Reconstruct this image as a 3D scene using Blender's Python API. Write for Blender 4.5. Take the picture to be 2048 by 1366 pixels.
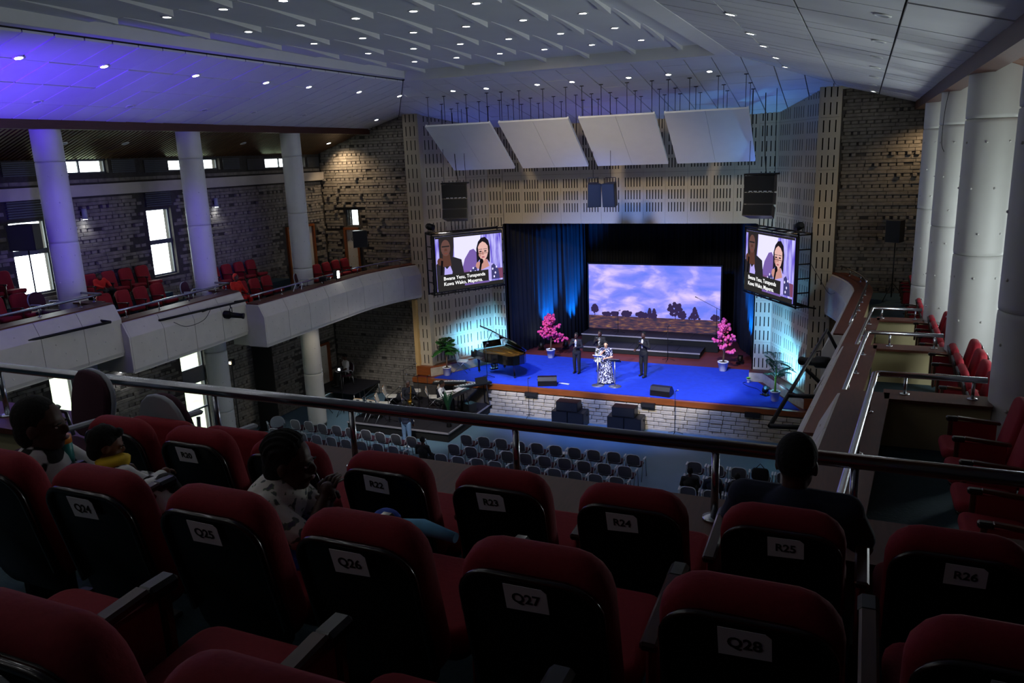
import bpy, math, random
from mathutils import Vector, Matrix, Euler
random.seed(7)
PI = math.pi
for o in list(bpy.data.objects): bpy.data.objects.remove(o)
sc = bpy.context.scene
COL = sc.collection
# ------------------------------------------------------------------ camera
def aim_cam():
    yaw, pit, rol = math.radians(24.07), math.radians(13.306), math.radians(-2.164)
    cy, sy, cp, sp, cr, sr = math.cos(yaw), math.sin(yaw), math.cos(pit), math.sin(pit), math.cos(rol), math.sin(rol)
    fwd = Vector((-sy*cp, cy*cp, -sp)); rt = Vector((cy, sy, 0)); up = rt.cross(fwd)
    r2 = cr*rt + sr*up; u2 = -sr*rt + cr*up
    m = Matrix((r2, u2, -fwd)).transposed().to_4x4(); m.translation = (0, 0, 9.63)
    cd = bpy.data.cameras.new('camera'); cd.lens = 27.565; cd.sensor_width = 36; cd.clip_start = .05; cd.clip_end = 300
    co = bpy.data.objects.new('camera', cd); COL.objects.link(co); co.matrix_world = m; sc.camera = co
aim_cam()
# ------------------------------------------------------------------ world and exposure
w = bpy.data.worlds.new('world'); sc.world = w; w.use_nodes = True
w.node_tree.nodes['Background'].inputs[0].default_value = (.93, .97, 1, 1)
w.node_tree.nodes['Background'].inputs[1].default_value = 7.0
sc.view_settings.view_transform = 'Standard'; sc.view_settings.look = 'None'
sc.view_settings.exposure = 0.0; sc.view_settings.gamma = 1
# ------------------------------------------------------------------ lights
def light(kind, name, loc, target, power, col=(1, 1, 1), size=.2, spot=40, blend=.4, size_y=None):
    d = bpy.data.lights.new(name, kind); d.energy = power; d.color = col
    if kind == 'AREA':
        d.size = size
        if size_y: d.shape = 'RECTANGLE'; d.size_y = size_y
    else: d.shadow_soft_size = size
    if kind == 'SPOT': d.spot_size = math.radians(spot); d.spot_blend = blend
    o = bpy.data.objects.new(name, d); COL.objects.link(o); o.location = loc
    o.rotation_euler = (Vector(target)-Vector(loc)).to_track_quat('-Z', 'Y').to_euler()
    return o
# daylight falling in through the tall windows of both side walls
for y in (14.2, 18.6):
    light('AREA', 'daylight_left', (-20.75, y, 7.4), (-10, y, 6.4), 12, (.9, .96, 1), 1., size_y=2)
for y in (10.9, 15.6, 20.2):
    light('AREA', 'daylight_right', (3.85, y, 7.6), (-4, y, 9.6), 125, (.88, .95, 1), 1.1, size_y=2.2)
# stage lighting added above the hall from unseen sources, without fixtures
light('SPOT', 'unseen_stage_spot', (-12.5, 17, 11.3), (-10.4, 28.9, 1.2), 8500, (1, .97, .95), .25, 24, .3)
light('SPOT', 'unseen_stage_spot', (-4.3, 17, 11.3), (-6.4, 28.9, 1.2), 8500, (1, .97, .95), .25, 24, .3)
light('SPOT', 'unseen_stage_wash', (-8.4, 15, 11.4), (-8.4, 29.5, 4.6), 2500, (1, .82, .58), .5, 62, .8)
light('SPOT', 'unseen_stage_blue', (-8.4, 19, 11.5), (-8.4, 30, 1.2), 8000, (.1, .26, 1), .4, 58, .6)
light('SPOT', 'added_band_fill', (-10.5, 15, 11.3), (-14.9, 24.3, .8), 4200, (1, .96, .92), .3, 30, .6)  # extra spot added to brighten the band; no lamp hangs there
# coloured washes aimed at the ceiling
light('SPOT', 'purple_wash', (-15.6, 4.6, 8.0), (-16.1, 10.2, 11.4), 8000, (.1, .03, 1), .3, 48, 1.0)
light('SPOT', 'purple_side', (-10.5, 8.6, 8.4), (-18.2, 13.5, 8.2), 1500, (.14, .07, 1), .3, 22, .8)
light('SPOT', 'purple_side', (-10.5, 10.6, 8.2), (-18.2, 18., 7.6), 1500, (.14, .07, 1), .3, 20, .8)
light('SPOT', 'ceiling_wash', (-14.2, 27.3, 8.3), (-13.2, 27.2, 11.4), 60, (.08, .16, 1), .2, 110, .9)
light('SPOT', 'ceiling_wash', (-2.4, 26.6, 8.4), (-3.0, 26.2, 11.5), 90, (.06, .25, 1), .2, 110, .9)
light('SPOT', 'ceiling_wash', (-8.4, 28.2, 8.3), (-8.6, 26.0, 12.0), 60, (.2, .16, 1), .4, 120, .9)
# ------------------------------------------------------------------ materials
def lin(h):
    h = h.lstrip('#'); v = [int(h[i:i+2], 16)/255 for i in (0, 2, 4)]
    return tuple((c/12.92 if c <= .04045 else ((c+.055)/1.055)**2.4) for c in v)+(1,)
MATS = {}
def mat(name, hexc, rough=.6, metal=0, var=0, scale=6., bump=0, emit=0, coat=0, stretch=None, hex2=None, trans=0):
    if name in MATS: return MATS[name]
    m = bpy.data.materials.new(name); m.use_nodes = True; nt = m.node_tree; b = nt.nodes['Principled BSDF']
    c = lin(hexc); b.inputs['Base Color'].default_value = c; b.inputs['Roughness'].default_value = rough
    b.inputs['Metallic'].default_value = metal
    if coat: b.inputs['Coat Weight'].default_value = coat; b.inputs['Coat Roughness'].default_value = .08
    if emit: b.inputs['Emission Color'].default_value = c; b.inputs['Emission Strength'].default_value = emit
    if var or bump:
        tc = nt.nodes.new('ShaderNodeTexCoord'); mp = nt.nodes.new('ShaderNodeMapping')
        if stretch: mp.inputs['Scale'].default_value = stretch
        n = nt.nodes.new('ShaderNodeTexNoise'); n.inputs['Scale'].default_value = scale; n.inputs['Detail'].default_value = 4
        nt.links.new(tc.outputs['Object'], mp.inputs[0]); nt.links.new(mp.outputs[0], n.inputs['Vector'])
        if var:
            r = nt.nodes.new('ShaderNodeValToRGB'); c2 = lin(hex2) if hex2 else tuple(x*(1-var) for x in c[:3])+(1,)
            r.color_ramp.elements[0].position = .3; r.color_ramp.elements[1].position = .7
            r.color_ramp.elements[0].color = c2; r.color_ramp.elements[1].color = c
            nt.links.new(n.outputs['Fac'], r.inputs[0]); nt.links.new(r.outputs[0], b.inputs['Base Color'])
        if bump:
            bp = nt.nodes.new('ShaderNodeBump'); bp.inputs['Strength'].default_value = bump; bp.inputs['Distance'].default_value = .02
            nt.links.new(n.outputs['Fac'], bp.inputs['Height']); nt.links.new(bp.outputs[0], b.inputs['Normal'])
    MATS[name] = m; return m
def emis(name, hexc, s):
    if name in MATS: return MATS[name]
    m = bpy.data.materials.new(name); m.use_nodes = True; nt = m.node_tree; nt.nodes.remove(nt.nodes['Principled BSDF'])
    e = nt.nodes.new('ShaderNodeEmission'); e.inputs[0].default_value = lin(hexc); e.inputs[1].default_value = s
    nt.links.new(e.outputs[0], nt.nodes['Material Output'].inputs[0]); MATS[name] = m; return m
def glassmat():
    m = bpy.data.materials.new('window_glass'); m.use_nodes = True; nt = m.node_tree; nt.nodes.remove(nt.nodes['Principled BSDF'])
    t = nt.nodes.new('ShaderNodeBsdfTransparent'); g = nt.nodes.new('ShaderNodeBsdfGlossy'); g.inputs['Roughness'].default_value = .05
    t.inputs[0].default_value = (.93, .96, .95, 1)
    x = nt.nodes.new('ShaderNodeMixShader'); x.inputs[0].default_value = .06
    nt.links.new(t.outputs[0], x.inputs[1]); nt.links.new(g.outputs[0], x.inputs[2]); nt.links.new(x.outputs[0], nt.nodes['Material Output'].inputs[0])
    return m
GLASS = glassmat()
def blotch(name, hexa, hexb, scale, thr, hexc=None):
    if name in MATS: return MATS[name]
    m = bpy.data.materials.new(name); m.use_nodes = True; nt = m.node_tree; b = nt.nodes['Principled BSDF']; b.inputs['Roughness'].default_value = .8
    tc = nt.nodes.new('ShaderNodeTexCoord'); n = nt.nodes.new('ShaderNodeTexNoise'); n.inputs['Scale'].default_value = scale; n.inputs['Detail'].default_value = 1.5
    r = nt.nodes.new('ShaderNodeValToRGB'); r.color_ramp.elements[0].position = thr; r.color_ramp.elements[1].position = thr+.02
    r.color_ramp.elements[0].color = lin(hexa); r.color_ramp.elements[1].color = lin(hexb)
    if hexc: e = r.color_ramp.elements.new(thr+.12); e.color = lin(hexc)
    nt.links.new(tc.outputs['Object'], n.inputs['Vector']); nt.links.new(n.outputs['Fac'], r.inputs[0]); nt.links.new(r.outputs[0], b.inputs['Base Color'])
    MATS[name] = m; return m
mat('ceil_white', 'd5d5d8', .8, var=.06, scale=2)
mat('ceil_coffer', 'd0d2d6', .85, var=.05, scale=1.5)
mat('joint_dark', '1c1c1f', .9)
mat('stone', '857e75', .92, var=.45, scale=5, bump=.6)
mat('stone_dark', '6b655d', .95, var=.4, scale=7, bump=.6)
mat('stone_pale', 'b3a894', .9, var=.25, scale=6, bump=.5)
mat('mortar', '45413d', .95, var=.3, scale=9)
mat('slot_panel', 'b9ac93', .7, var=.1, scale=8, stretch=(14, 14, 1.2))
mat('felt_black', '0b0b0d', .95, var=.2, scale=20)
mat('brown_beam', '4a2418', .5, var=.35, scale=4, stretch=(12, 1, 12))
mat('wood_orange', '8c4a1f', .35, var=.35, scale=3, stretch=(1, 14, 14), coat=.3)
mat('wood_dark', '5a2c1c', .5, var=.35, scale=3, stretch=(14, 1.5, 14))
mat('wood_slat', '5b3a1c', .45, var=.4, scale=4, stretch=(1, 12, 12), coat=.2)
mat('pad_cream', 'c9c4ba', .7, var=.08, scale=4, bump=.1)
mat('pad_col', 'c6c6c2', .55, var=.06, scale=3, bump=.06)
mat('wall_cream', 'b3a880', .8, var=.1, scale=2)
mat('wall_tan', 'c9a56a', .8, var=.1, scale=2)
mat('paint_white', 'dcdcda', .6, var=.04, scale=3)
mat('paint_band', 'b7b0a6', .8, var=.12, scale=3)
mat('floor_blue', '5f7d90', .45, var=.12, scale=1.2, bump=.05)
mat('carpet_teal', '2d4650', .95, var=.2, scale=30, bump=.2)
mat('carpet_blue', '0a38c0', .9, var=.2, scale=5, bump=.15)
mat('carpet_lit_band', '2a62d4', .9, var=.2, scale=5, bump=.15)  # carpet blue lightened to stand for the band of stage light; unused
mat('stage_red', '6a2c2c', .6, var=.2, scale=5)
mat('riser_black', '1d1c24', .6, var=.25, scale=6)
mat('edge_grey', '8d8a92', .4, var=.1, scale=8)
mat('curtain', '141822', .85, var=.3, scale=2)
mat('chrome', 'b9bcc2', .22, 1, var=.05, scale=10)
mat('alu', 'a9abb0', .35, 1, var=.08, scale=12)
mat('black_metal', '0d0d0f', .5, .4, var=.2, scale=20)
mat('black_plastic', '0f0f11', .42, var=.2, scale=30)
mat('black_gloss', '060607', .12, var=.1, scale=8, coat=1)
mat('speaker_grille', '0c0c0e', .75, var=.35, scale=120, bump=.2)
mat('red_fabric', '8a0c20', .85, var=.12, scale=60, bump=.1)
mat('seat_shell', '0c0a0b', .35, var=.2, scale=12, coat=.25)
mat('shell_rim', '1e100d', .28, var=.2, scale=12, coat=.8)
mat('arm_wood', '4a2818', .3, var=.35, scale=6, stretch=(10, 1, 10), coat=.4)
mat('arm_black', '15171a', .35, var=.1, scale=20, coat=.2)
mat('paper', 'ececf2', .8, var=.04, scale=8)
mat('ink', '0c0c0e', .8, var=.05, scale=8)
mat('grey_plastic', '9aa0a8', .5, var=.05, scale=12)
mat('plum_fabric', '3c1428', .9, var=.15, scale=60)
mat('mesh_grey', '55555c', .7, var=.25, scale=90)
mat('light_grey', 'c5c8cf', .45, var=.05, scale=10)
mat('cream_plastic', 'd6d2c6', .5, var=.05, scale=10)
mat('tan_trim', 'a8743a', .55, var=.1, scale=10)
mat('white_ceramic', 'e4e3e0', .4, var=.05, scale=9)
mat('soil', '2b1d14', .95, var=.4, scale=30, bump=.5)
mat('bark', '6d5440', .9, var=.4, scale=14, stretch=(1, 1, .3), bump=.4)
mat('leaf_green', '2f6a2b', .5, var=.35, scale=6)
mat('leaf_dark', '1c4a2a', .5, var=.35, scale=6)
mat('leaf_bright', '7cc840', .5, var=.2, scale=6)
mat('blossom', 'f06aa8', .7, var=.25, scale=12, hex2='d23a86')
mat('blossom_deep', 'e24a90', .7, var=.3, scale=12, hex2='b92a6c')
mat('gold', 'c99a3c', .3, 1, var=.1, scale=8)
mat('gold_plate', '7a5a28', .4, .8, var=.15, scale=6)
mat('key_white', 'e6e4dc', .35, var=.03, scale=8)
mat('brushed', 'b4b6bf', .3, .9, var=.08, scale=10)
mat('skin_dark', '4a2c20', .55, var=.12, scale=8)
mat('skin_mid', '6a402c', .55, var=.12, scale=8)
mat('skin_light', 'd9a684', .5, var=.1, scale=8)
mat('hair_black', '080706', .9, var=.3, scale=60, bump=.3)
mat('hair_grey', '4f4a47', .8, var=.4, scale=60, bump=.3)
mat('suit_black', '08080b', .8, var=.2, scale=30)
mat('suit_navy', '0b0e1c', .8, var=.2, scale=30)
mat('shirt_white', 'e8e8ea', .75, var=.05, scale=12)
mat('shirt_blue', '16203a', .85, var=.2, scale=20)
mat('denim', '6f8fb5', .85, var=.2, scale=30)
mat('red_cloth', 'c81e12', .8, var=.15, scale=20)
mat('yellow_cloth', 'e2b81c', .8, var=.15, scale=20)
mat('green_cloth', '1f9a5a', .8, var=.15, scale=20)
mat('sky_cloth', '6fb6e0', .8, var=.15, scale=20)
mat('blue_cloth', '1f55d0', .7, var=.4, scale=25)
mat('teal_plastic', '25a7a0', .4, var=.08, scale=10)
mat('orange_plastic', 'e88a25', .4, var=.08, scale=10)
mat('lip', '7a4238', .5, var=.1, scale=10)
mat('eye_white', 'e8e4de', .3, var=.03, scale=10)
mat('exterior', 'aeb89a', .9, var=.3, scale=.8, hex2='8ea070')
blotch('cow_print', 'e2e2e0', '0d0d0d', 9, .54)
blotch('floral_white', 'd8d4cc', '6d7f66', 30, .58, '55506a')
blotch('dress_navy', 'c4c5e6', '12163a', 22, .45)
blotch('dress_bw', 'd8d6cc', '20201c', 22, .5)
EM = {'lamp': emis('lamp_white', 'ffffff', 37), 'warm': emis('lamp_warm', 'ffd9a0', 40), 'cool': emis('lamp_cool', 'e8f2ff', 30)}
# ------------------------------------------------------------------ mesh builder
class MB:
    def __init__(s): s.v = []; s.f = []; s.sm = []
    def add(s, vs, fs, smooth=False):
        n = len(s.v); s.v += [tuple(p) for p in vs]; s.f += [tuple(i+n for i in f) for f in fs]; s.sm += [smooth]*len(fs); return s
    def box(s, x0, x1, y0, y1, z0, z1, m=None):
        vs = [Vector((x, y, z)) for z in (z0, z1) for y in (y0, y1) for x in (x0, x1)]
        if m is not None: vs = [m @ p for p in vs]
        return s.add(vs, [(0, 2, 3, 1), (4, 5, 7, 6), (0, 1, 5, 4), (2, 6, 7, 3), (0, 4, 6, 2), (1, 3, 7, 5)])
    def cbox(s, c, d, m=None):
        h = [x/2 for x in d]; M = Matrix.Translation(c)
        if m is not None: M = M @ m.to_4x4()
        return s.box(-h[0], h[0], -h[1], h[1], -h[2], h[2], M)
    def bbox(s, c, d, b=.01, m=None):           # box with chamfered edges
        X, Y, Z = [x/2 for x in d]; b = min(b, X*.9, Y*.9, Z*.9); vs = []; ix = {}
        for sx in (-1, 1):
            for sy in (-1, 1):
                for sz in (-1, 1):
                    for k in range(3):
                        p = [sx*X, sy*Y, sz*Z]
                        for j in range(3):
                            if j != k: p[j] -= (sx, sy, sz)[j]*b
                        ix[(sx, sy, sz, k)] = len(vs); vs.append(Vector(p))
        fs = []
        for k in range(3):
            a, c2 = [j for j in range(3) if j != k]
            for sg in (-1, 1):
                q = []
                for (u, v) in ((-1, -1), (1, -1), (1, 1), (-1, 1)):
                    t = [0, 0, 0]; t[k] = sg; t[a] = u; t[c2] = v; q.append(ix[(t[0], t[1], t[2], k)])
                fs.append(q)
        for k in range(3):
            a, c2 = [j for j in range(3) if j != k]
            for u in (-1, 1):
                for v in (-1, 1):
                    t0 = [0, 0, 0]; t1 = [0, 0, 0]
                    t0[k] = -1; t1[k] = 1; t0[a] = t1[a] = u; t0[c2] = t1[c2] = v
                    fs.append((ix[(*t0, a)], ix[(*t1, a)], ix[(*t1, c2)], ix[(*t0, c2)]))
        for sx in (-1, 1):
            for sy in (-1, 1):
                for sz in (-1, 1): fs.append(tuple(ix[(sx, sy, sz, k)] for k in range(3)))
        M = Matrix.Translation(c)
        if m is not None: M = M @ m.to_4x4()
        return s.add([M @ p for p in vs], fs)
    def tube(s, pts, r, n=8, caps=True, smooth=True):
        pts = [Vector(p) for p in pts]; rs = r if isinstance(r, (list, tuple)) else [r]*len(pts)
        d0 = (pts[1]-pts[0]).normalized(); up = Vector((0, 0, 1)) if abs(d0.z) < .9 else Vector((1, 0, 0))
        a = d0.cross(up).normalized(); vs = []
        for i, p in enumerate(pts):
            d = (pts[min(i+1, len(pts)-1)]-pts[max(i-1, 0)]).normalized()
            a = (a-d*a.dot(d)).normalized(); b = d.cross(a)
            for k in range(n):
                t = 2*PI*k/n; vs.append(p+(a*math.cos(t)+b*math.sin(t))*rs[i])
        fs = [(i*n+k, i*n+(k+1) % n, (i+1)*n+(k+1) % n, (i+1)*n+k) for i in range(len(pts)-1) for k in range(n)]
        n0 = len(fs); s.add(vs, fs, smooth)
        if caps:
            o = len(s.v)-len(vs)
            s.f += [tuple(o+k for k in reversed(range(n))), tuple(o+(len(pts)-1)*n+k for k in range(n))]; s.sm += [False, False]
        return s
    def lathe(s, prof, n=16, c=(0, 0, 0), smooth=True, m=None):
        vs = []; c = Vector(c)
        for r, z in prof:
            for k in range(n): vs.append(Vector((r*math.cos(2*PI*k/n), r*math.sin(2*PI*k/n), z)))
        if m is not None: vs = [m.to_4x4() @ p for p in vs]
        vs = [p+c for p in vs]
        fs = [(i*n+k, i*n+(k+1) % n, (i+1)*n+(k+1) % n, (i+1)*n+k) for i in range(len(prof)-1) for k in range(n)]
        s.add(vs, fs, smooth); o = len(s.v)-len(vs)
        s.f += [tuple(o+k for k in reversed(range(n))), tuple(o+(len(prof)-1)*n+k for k in range(n))]; s.sm += [False, False]
        return s
    def ball(s, c, r, nu=10, nv=7, m=None):
        r = r if isinstance(r, (list, tuple)) else (r, r, r); vs = []; c = Vector(c)
        for j in range(1, nv):
            t = PI*j/nv
            for i in range(nu):
                p = 2*PI*i/nu; vs.append(Vector((r[0]*math.sin(t)*math.cos(p), r[1]*math.sin(t)*math.sin(p), r[2]*math.cos(t))))
        vs += [Vector((0, 0, r[2])), Vector((0, 0, -r[2]))]
        if m is not None: vs = [m.to_3x3() @ p for p in vs]
        T = len(vs)-2; fs = [(j*nu+i, (j+1)*nu+i, (j+1)*nu+(i+1) % nu, j*nu+(i+1) % nu) for j in range(nv-2) for i in range(nu)]
        fs += [(T, i, (i+1) % nu) for i in range(nu)]+[(T+1, (nv-2)*nu+(i+1) % nu, (nv-2)*nu+i) for i in range(nu)]
        return s.add([p+c for p in vs], fs, True)
    def prism(s, poly, a, b, axis='z', smooth=False):
        f = {'z': lambda p, h: (p[0], p[1], h), 'y': lambda p, h: (p[0], h, p[1]), 'x': lambda p, h: (h, p[0], p[1])}[axis]
        n = len(poly); vs = [f(p, a) for p in poly]+[f(p, b) for p in poly]
        fs = [(i, (i+1) % n, n+(i+1) % n, n+i) for i in range(n)]
        s.add(vs, fs, smooth); o = len(s.v)-2*n
        s.f += [tuple(o+i for i in reversed(range(n))), tuple(o+n+i for i in range(n))]; s.sm += [False, False]
        return s
    def pad(s, w, h, d, r, b, steps=4, m=None, bow=0, rb=None):   # rounded cushion: w in x, h in z, d in y (front -y.. back)
        rings = []; rb = r if rb is None else rb
        def ring(i, y):
            out = []
            for (cx, cz, a0, rad) in ((1, 1, 0, r), (-1, 1, 90, r), (-1, -1, 180, rb), (1, -1, 270, rb)):
                rr = max(rad-i, .002)
                for k in range(5):
                    a = math.radians(a0+90*k/4)
                    X = cx*(w/2-rad)+rr*math.cos(a)+(0 if rad > i else -cx*(i-rad)); Z = cz*(h/2-rad)+rr*math.sin(a)+(0 if rad > i else -cz*(i-rad))
                    out.append(Vector((X, y+bow*(X/w*2)**2, Z)))
            return out
        rings = [ring(b*(1-math.sin(PI/2*k/steps)), -d/2+b*(1-math.cos(PI/2*k/steps))) for k in range(steps+1)]
        rings += [ring(b*(1-math.cos(PI/2*k/steps)), d/2-b+b*math.sin(PI/2*k/steps)) for k in range(steps+1)]
        n = len(rings[0]); vs = [p for q in rings for p in q]
        if m is not None: vs = [m @ p for p in vs]
        fs = [(i*n+k, (i+1)*n+k, (i+1)*n+(k+1) % n, i*n+(k+1) % n) for i in range(len(rings)-1) for k in range(n)]
        s.add(vs, fs, True); o = len(s.v)-len(vs)
        s.f += [tuple(o+k for k in range(n)), tuple(o+(len(rings)-1)*n+k for k in reversed(range(n)))]; s.sm += [True, True]
        return s
    def mesh(s, name):
        me = bpy.data.meshes.new(name); me.from_pydata(s.v, [], s.f); me.polygons.foreach_set('use_smooth', s.sm); me.update(); return me
    def obj(s, name, m, parent=None, loc=(0, 0, 0), rot=(0, 0, 0)):
        return mobj(name, s.mesh(name), m, parent, loc, rot)
def mobj(name, me, m, parent=None, loc=(0, 0, 0), rot=(0, 0, 0)):
    mm = MATS.get(m, None) if isinstance(m, str) else m
    if not me.materials: me.materials.append(mm)
    o = bpy.data.objects.new(name, me); COL.objects.link(o); o.location = loc; o.rotation_euler = rot
    if parent is not None: o.parent = parent
    return o
def tag(o, label=None, cat=None, group=None, kind=None):
    if label: o['label'] = label
    if cat: o['category'] = cat
    if group: o['group'] = group
    if kind: o['kind'] = kind
    return o
def thing(name, label, cat, loc=(0, 0, 0), rz=0, group=None, kind=None):
    o = bpy.data.objects.new(name, None); COL.objects.link(o); o.location = loc; o.rotation_euler = (0, 0, rz); o.empty_display_size = .1
    return tag(o, label, cat, group, kind)
def copy_tree(o, parent=None):
    c = o.copy(); COL.objects.link(c)
    if parent is not None: c.parent = parent
    for ch in list(o.children): copy_tree(ch, c)
    return c
def struct(name, label=None, cat=None): return thing(name, label, cat, kind='structure')
def RX(a): return Matrix.Rotation(a, 4, 'X')
def RY(a): return Matrix.Rotation(a, 4, 'Y')
def RZ(a): return Matrix.Rotation(a, 4, 'Z')
T = Matrix.Translation
ORD = ['first', 'second', 'third', 'fourth', 'fifth', 'sixth', 'seventh', 'eighth', 'ninth', 'tenth', 'eleventh', 'twelfth']
TMP = bpy.data.scenes.new('workbench')
def evaluated(o):      # evaluate one helper object in an empty scene of its own
    TMP.collection.objects.link(o); vl = TMP.view_layers[0]; vl.update()
    return bpy.data.meshes.new_from_object(o.evaluated_get(vl.depsgraph))
def text_mesh(body, size, bold=.0, align='CENTER', depth=.0004):
    c = bpy.data.curves.new('writing', 'FONT'); c.body = body; c.size = size; c.align_x = align; c.align_y = 'CENTER'; c.offset = bold; c.extrude = depth
    c.resolution_u = 3
    o = bpy.data.objects.new('writing', c); me = evaluated(o)
    bpy.data.objects.remove(o); bpy.data.curves.remove(c); return me
# ================================================================== STRUCTURE
FRAME_M = mat('frame_grey', '4a4f55', .5, var=.1, scale=12)
def cells(y0, y1, z0, z1, holes):
    ys = sorted({y0, y1}|{v for h in holes for v in h[:2] if y0 < v < y1}); zs = sorted({z0, z1}|{v for h in holes for v in h[2:] if z0 < v < z1})
    for a, b in zip(ys, ys[1:]):
        for c, d in zip(zs, zs[1:]):
            my, mz = (a+b)/2, (c+d)/2
            if not any(h[0] < my < h[1] and h[2] < mz < h[3] for h in holes): yield a, b, c, d
# --- floor
fl = MB().box(-20.75, 4.05, -7.3, 27.3, -.2, 0).obj('floor', 'floor_blue'); tag(fl, 'pale blue grey floor of the hall', 'floor', kind='structure')
gr = MB().box(-60, 40, -20, 60, -.9, -.6).obj('ground', 'exterior'); tag(gr, 'grassy ground outside the windows', 'ground', kind='structure')
# --- bricks: joined stretcher courses (stuff) plus single header bricks as parts
BR = {}
def brick_me(k, mname):
    key = (k, mname)
    if key not in BR:
        d = [(.2, .12, .1), (.13, .2, .1), (.42, .12, .13), (.3, .12, .13)][k]
        BR[key] = MB().bbox((0, 0, 0), d, .012).mesh('brick')
    return BR[key]
def brickwork(parent, along, fixed, a0, a1, z0, z1, holes, sgn, mname, see=None, limit=300, ch=.107):
    """along: 'x' or 'y'; fixed: wall face; sgn: direction the wall faces"""
    rnd = random.Random(int(abs(fixed)*100)+int(a0*7)); stuff = MB(); cand = []
    def bx(a, b, p, zz0, zz1):
        lo, hi = sorted((fixed-sgn*.03, fixed+sgn*p))
        if along == 'x': stuff.bbox(((a+b)/2, (lo+hi)/2, (zz0+zz1)/2), (b-a, hi-lo, zz1-zz0), .008)
        else: stuff.bbox(((lo+hi)/2, (a+b)/2, (zz0+zz1)/2), (hi-lo, b-a, zz1-zz0), .008)
    hit = lambda a, b, c, d: any(a < h[1]+.02 and b > h[0]-.02 and c < h[3]+.02 and d > h[2]-.02 for h in holes)
    k = 0; z = z0
    while z+ch <= z1+.01:
        header = (k % 3 == 2); a = a0+rnd.random()*.1
        while a < a1-.05:
            L = (.22 if header else rnd.uniform(.45, .9)); b = min(a+L, a1)
            if not hit(a, b, z, z+ch):
                if header:
                    t = rnd.random()
                    if t > .04: cand.append(((a+b)/2, z+ch/2, t > .87))
                else: bx(a, b-.008, .035+rnd.uniform(0, .02), z+.004, z+ch-.004)
            a = b
        k += 1; z += ch
    if see:
        cand.sort(key=lambda c: see(c[0], c[1]))
    for i, (a, zz, proud) in enumerate(cand):
        if i < limit:
            me = brick_me(1 if proud else 0, mname); o = mobj('brick', me, mname, parent)
            p = fixed+sgn*(.02 if proud else -.03)
            if along == 'x': o.location = (a, p, zz)
            else: o.location = (p, a, zz); o.rotation_euler = (0, 0, PI/2)
            o.scale = (.93, 1, .98)
        else: bx(a-.095, a+.095, .07 if proud else .02, zz-.049, zz+.049)
    o = stuff.obj('stone_courses', mname, parent); tag(o, kind='stuff'); return o
def window(n, along, fixed, a0, a1, z0, z1, depth, mull=(), trans=(), label='window', louvre=None):
    """frame and panes set into a wall opening; depth along the wall normal (outwards)"""
    w = struct('window_%d' % n, label, 'window'); f = MB(); mid = fixed+depth*.5; t = .05
    def b(A, B, C, D, dd=.05, mb=f):
        if along == 'y': mb.box(mid-dd/2, mid+dd/2, A, B, C, D)
        else: mb.box(A, B, mid-dd/2, mid+dd/2, C, D)
    b(a0, a0+t, z0, z1); b(a1-t, a1, z0, z1); b(a0+t, a1-t, z0, z0+t); b(a0+t, a1-t, z1-t, z1)
    for m in mull: b(m-t/2, m+t/2, z0+t, z1-t)
    f.obj('window_frame', FRAME_M, w)
    for (c, d) in trans: q = MB(); b(a0+t, a1-t, c, d, .07, q); q.obj('transom', FRAME_M, w)
    As = [a0+t]+[x for m in mull for x in (m-t/2, m+t/2)]+[a1-t]; Zs = [z0+t]+[x for c, d in sorted(trans) for x in (c, d)]+[z1-t]
    for i in range(0, len(As), 2):
        for j in range(0, len(Zs), 2):
            q = MB(); b(As[i], As[i+1], Zs[j], Zs[j+1], .008, q); q.obj('pane', GLASS, w)
    if louvre:
        for (A, B, C, D) in louvre:
            k = C
            while k < D-.03:
                q = MB(); b(A, B, k, k+.035, .05, q); q.obj('louvre_slat', FRAME_M, w); k += .055
    return w
# --- left wall
LH = [(14.7, 16.95, 9.58, 9.98), (19.2, 21.45, 9.55, 9.93), (23.75, 26.1, 9.5, 9.9), (10.2, 12.4, 9.58, 9.98),
      (13.65, 14.75, 6.42, 8.42), (18.08, 19.06, 6.3, 8.42), (14., 14.78, .95, 4.4), (18.6, 19.68, .62, 3.8), (24.5, 26.2, 5., 7.26), (24.8, 26.46, 0, 2.26), (9.2, 10.3, 6.5, 8.42)]
wl = struct('wall_left', 'grey stone side wall with windows behind the left gallery', 'wall')
core = MB()
for a, b, c, d in cells(-7.3, 27.4, 0, 10.2, LH): core.box(-20.75, -20.4, a, b, c, d)
core.obj('wall_core', 'mortar', wl)
brickwork(wl, 'y', -20.4, 8, 26.93, .02, 9.45, LH+[(8, 27, 8.94, 9.3), (13.65, 14.75, 8.4, 8.95), (18.08, 19.06, 8.4, 8.95)], 1, 'stone', see=lambda a, z: -((a-9)*.2+(z > 6.6)*3+(z < 9)*1), limit=300)
MB().box(-20.42, -20.2, 8, 26.98, 8.96, 9.28).obj('concrete_band', 'paint_band', wl)
for i, (a, b, c, d) in enumerate(LH[:4]):
    window(i+1, 'y', -20.4, a, b, c, d, -.3, mull=[(a+b)/2-.25, (a+b)/2+.25], label='slim clerestory window under the slatted ceiling, %s from the stage' % ['third', 'second', 'first', 'fourth'][i], louvre=None)
    q = MB(); k = c
    for aa, bb in ((a-1.0, a-.1), (b+.1, b+.9)):
        k = c
        while k < d-.03: q.box(-20.36, -20.33, aa, min(bb, 26.9), k, k+.035); k += .055
    q.obj('louvre_grille', FRAME_M, wl)
window(5, 'y', -20.4, 13.65, 14.75, 6.42, 8.42, -.3, trans=[(7.5, 7.64)], label='tall white window behind the leftmost gallery speaker')
window(6, 'y', -20.4, 18.08, 19.06, 6.3, 8.42, -.3, trans=[(7.3, 7.44)], label='tall white window above red gallery seats between two columns')
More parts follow.
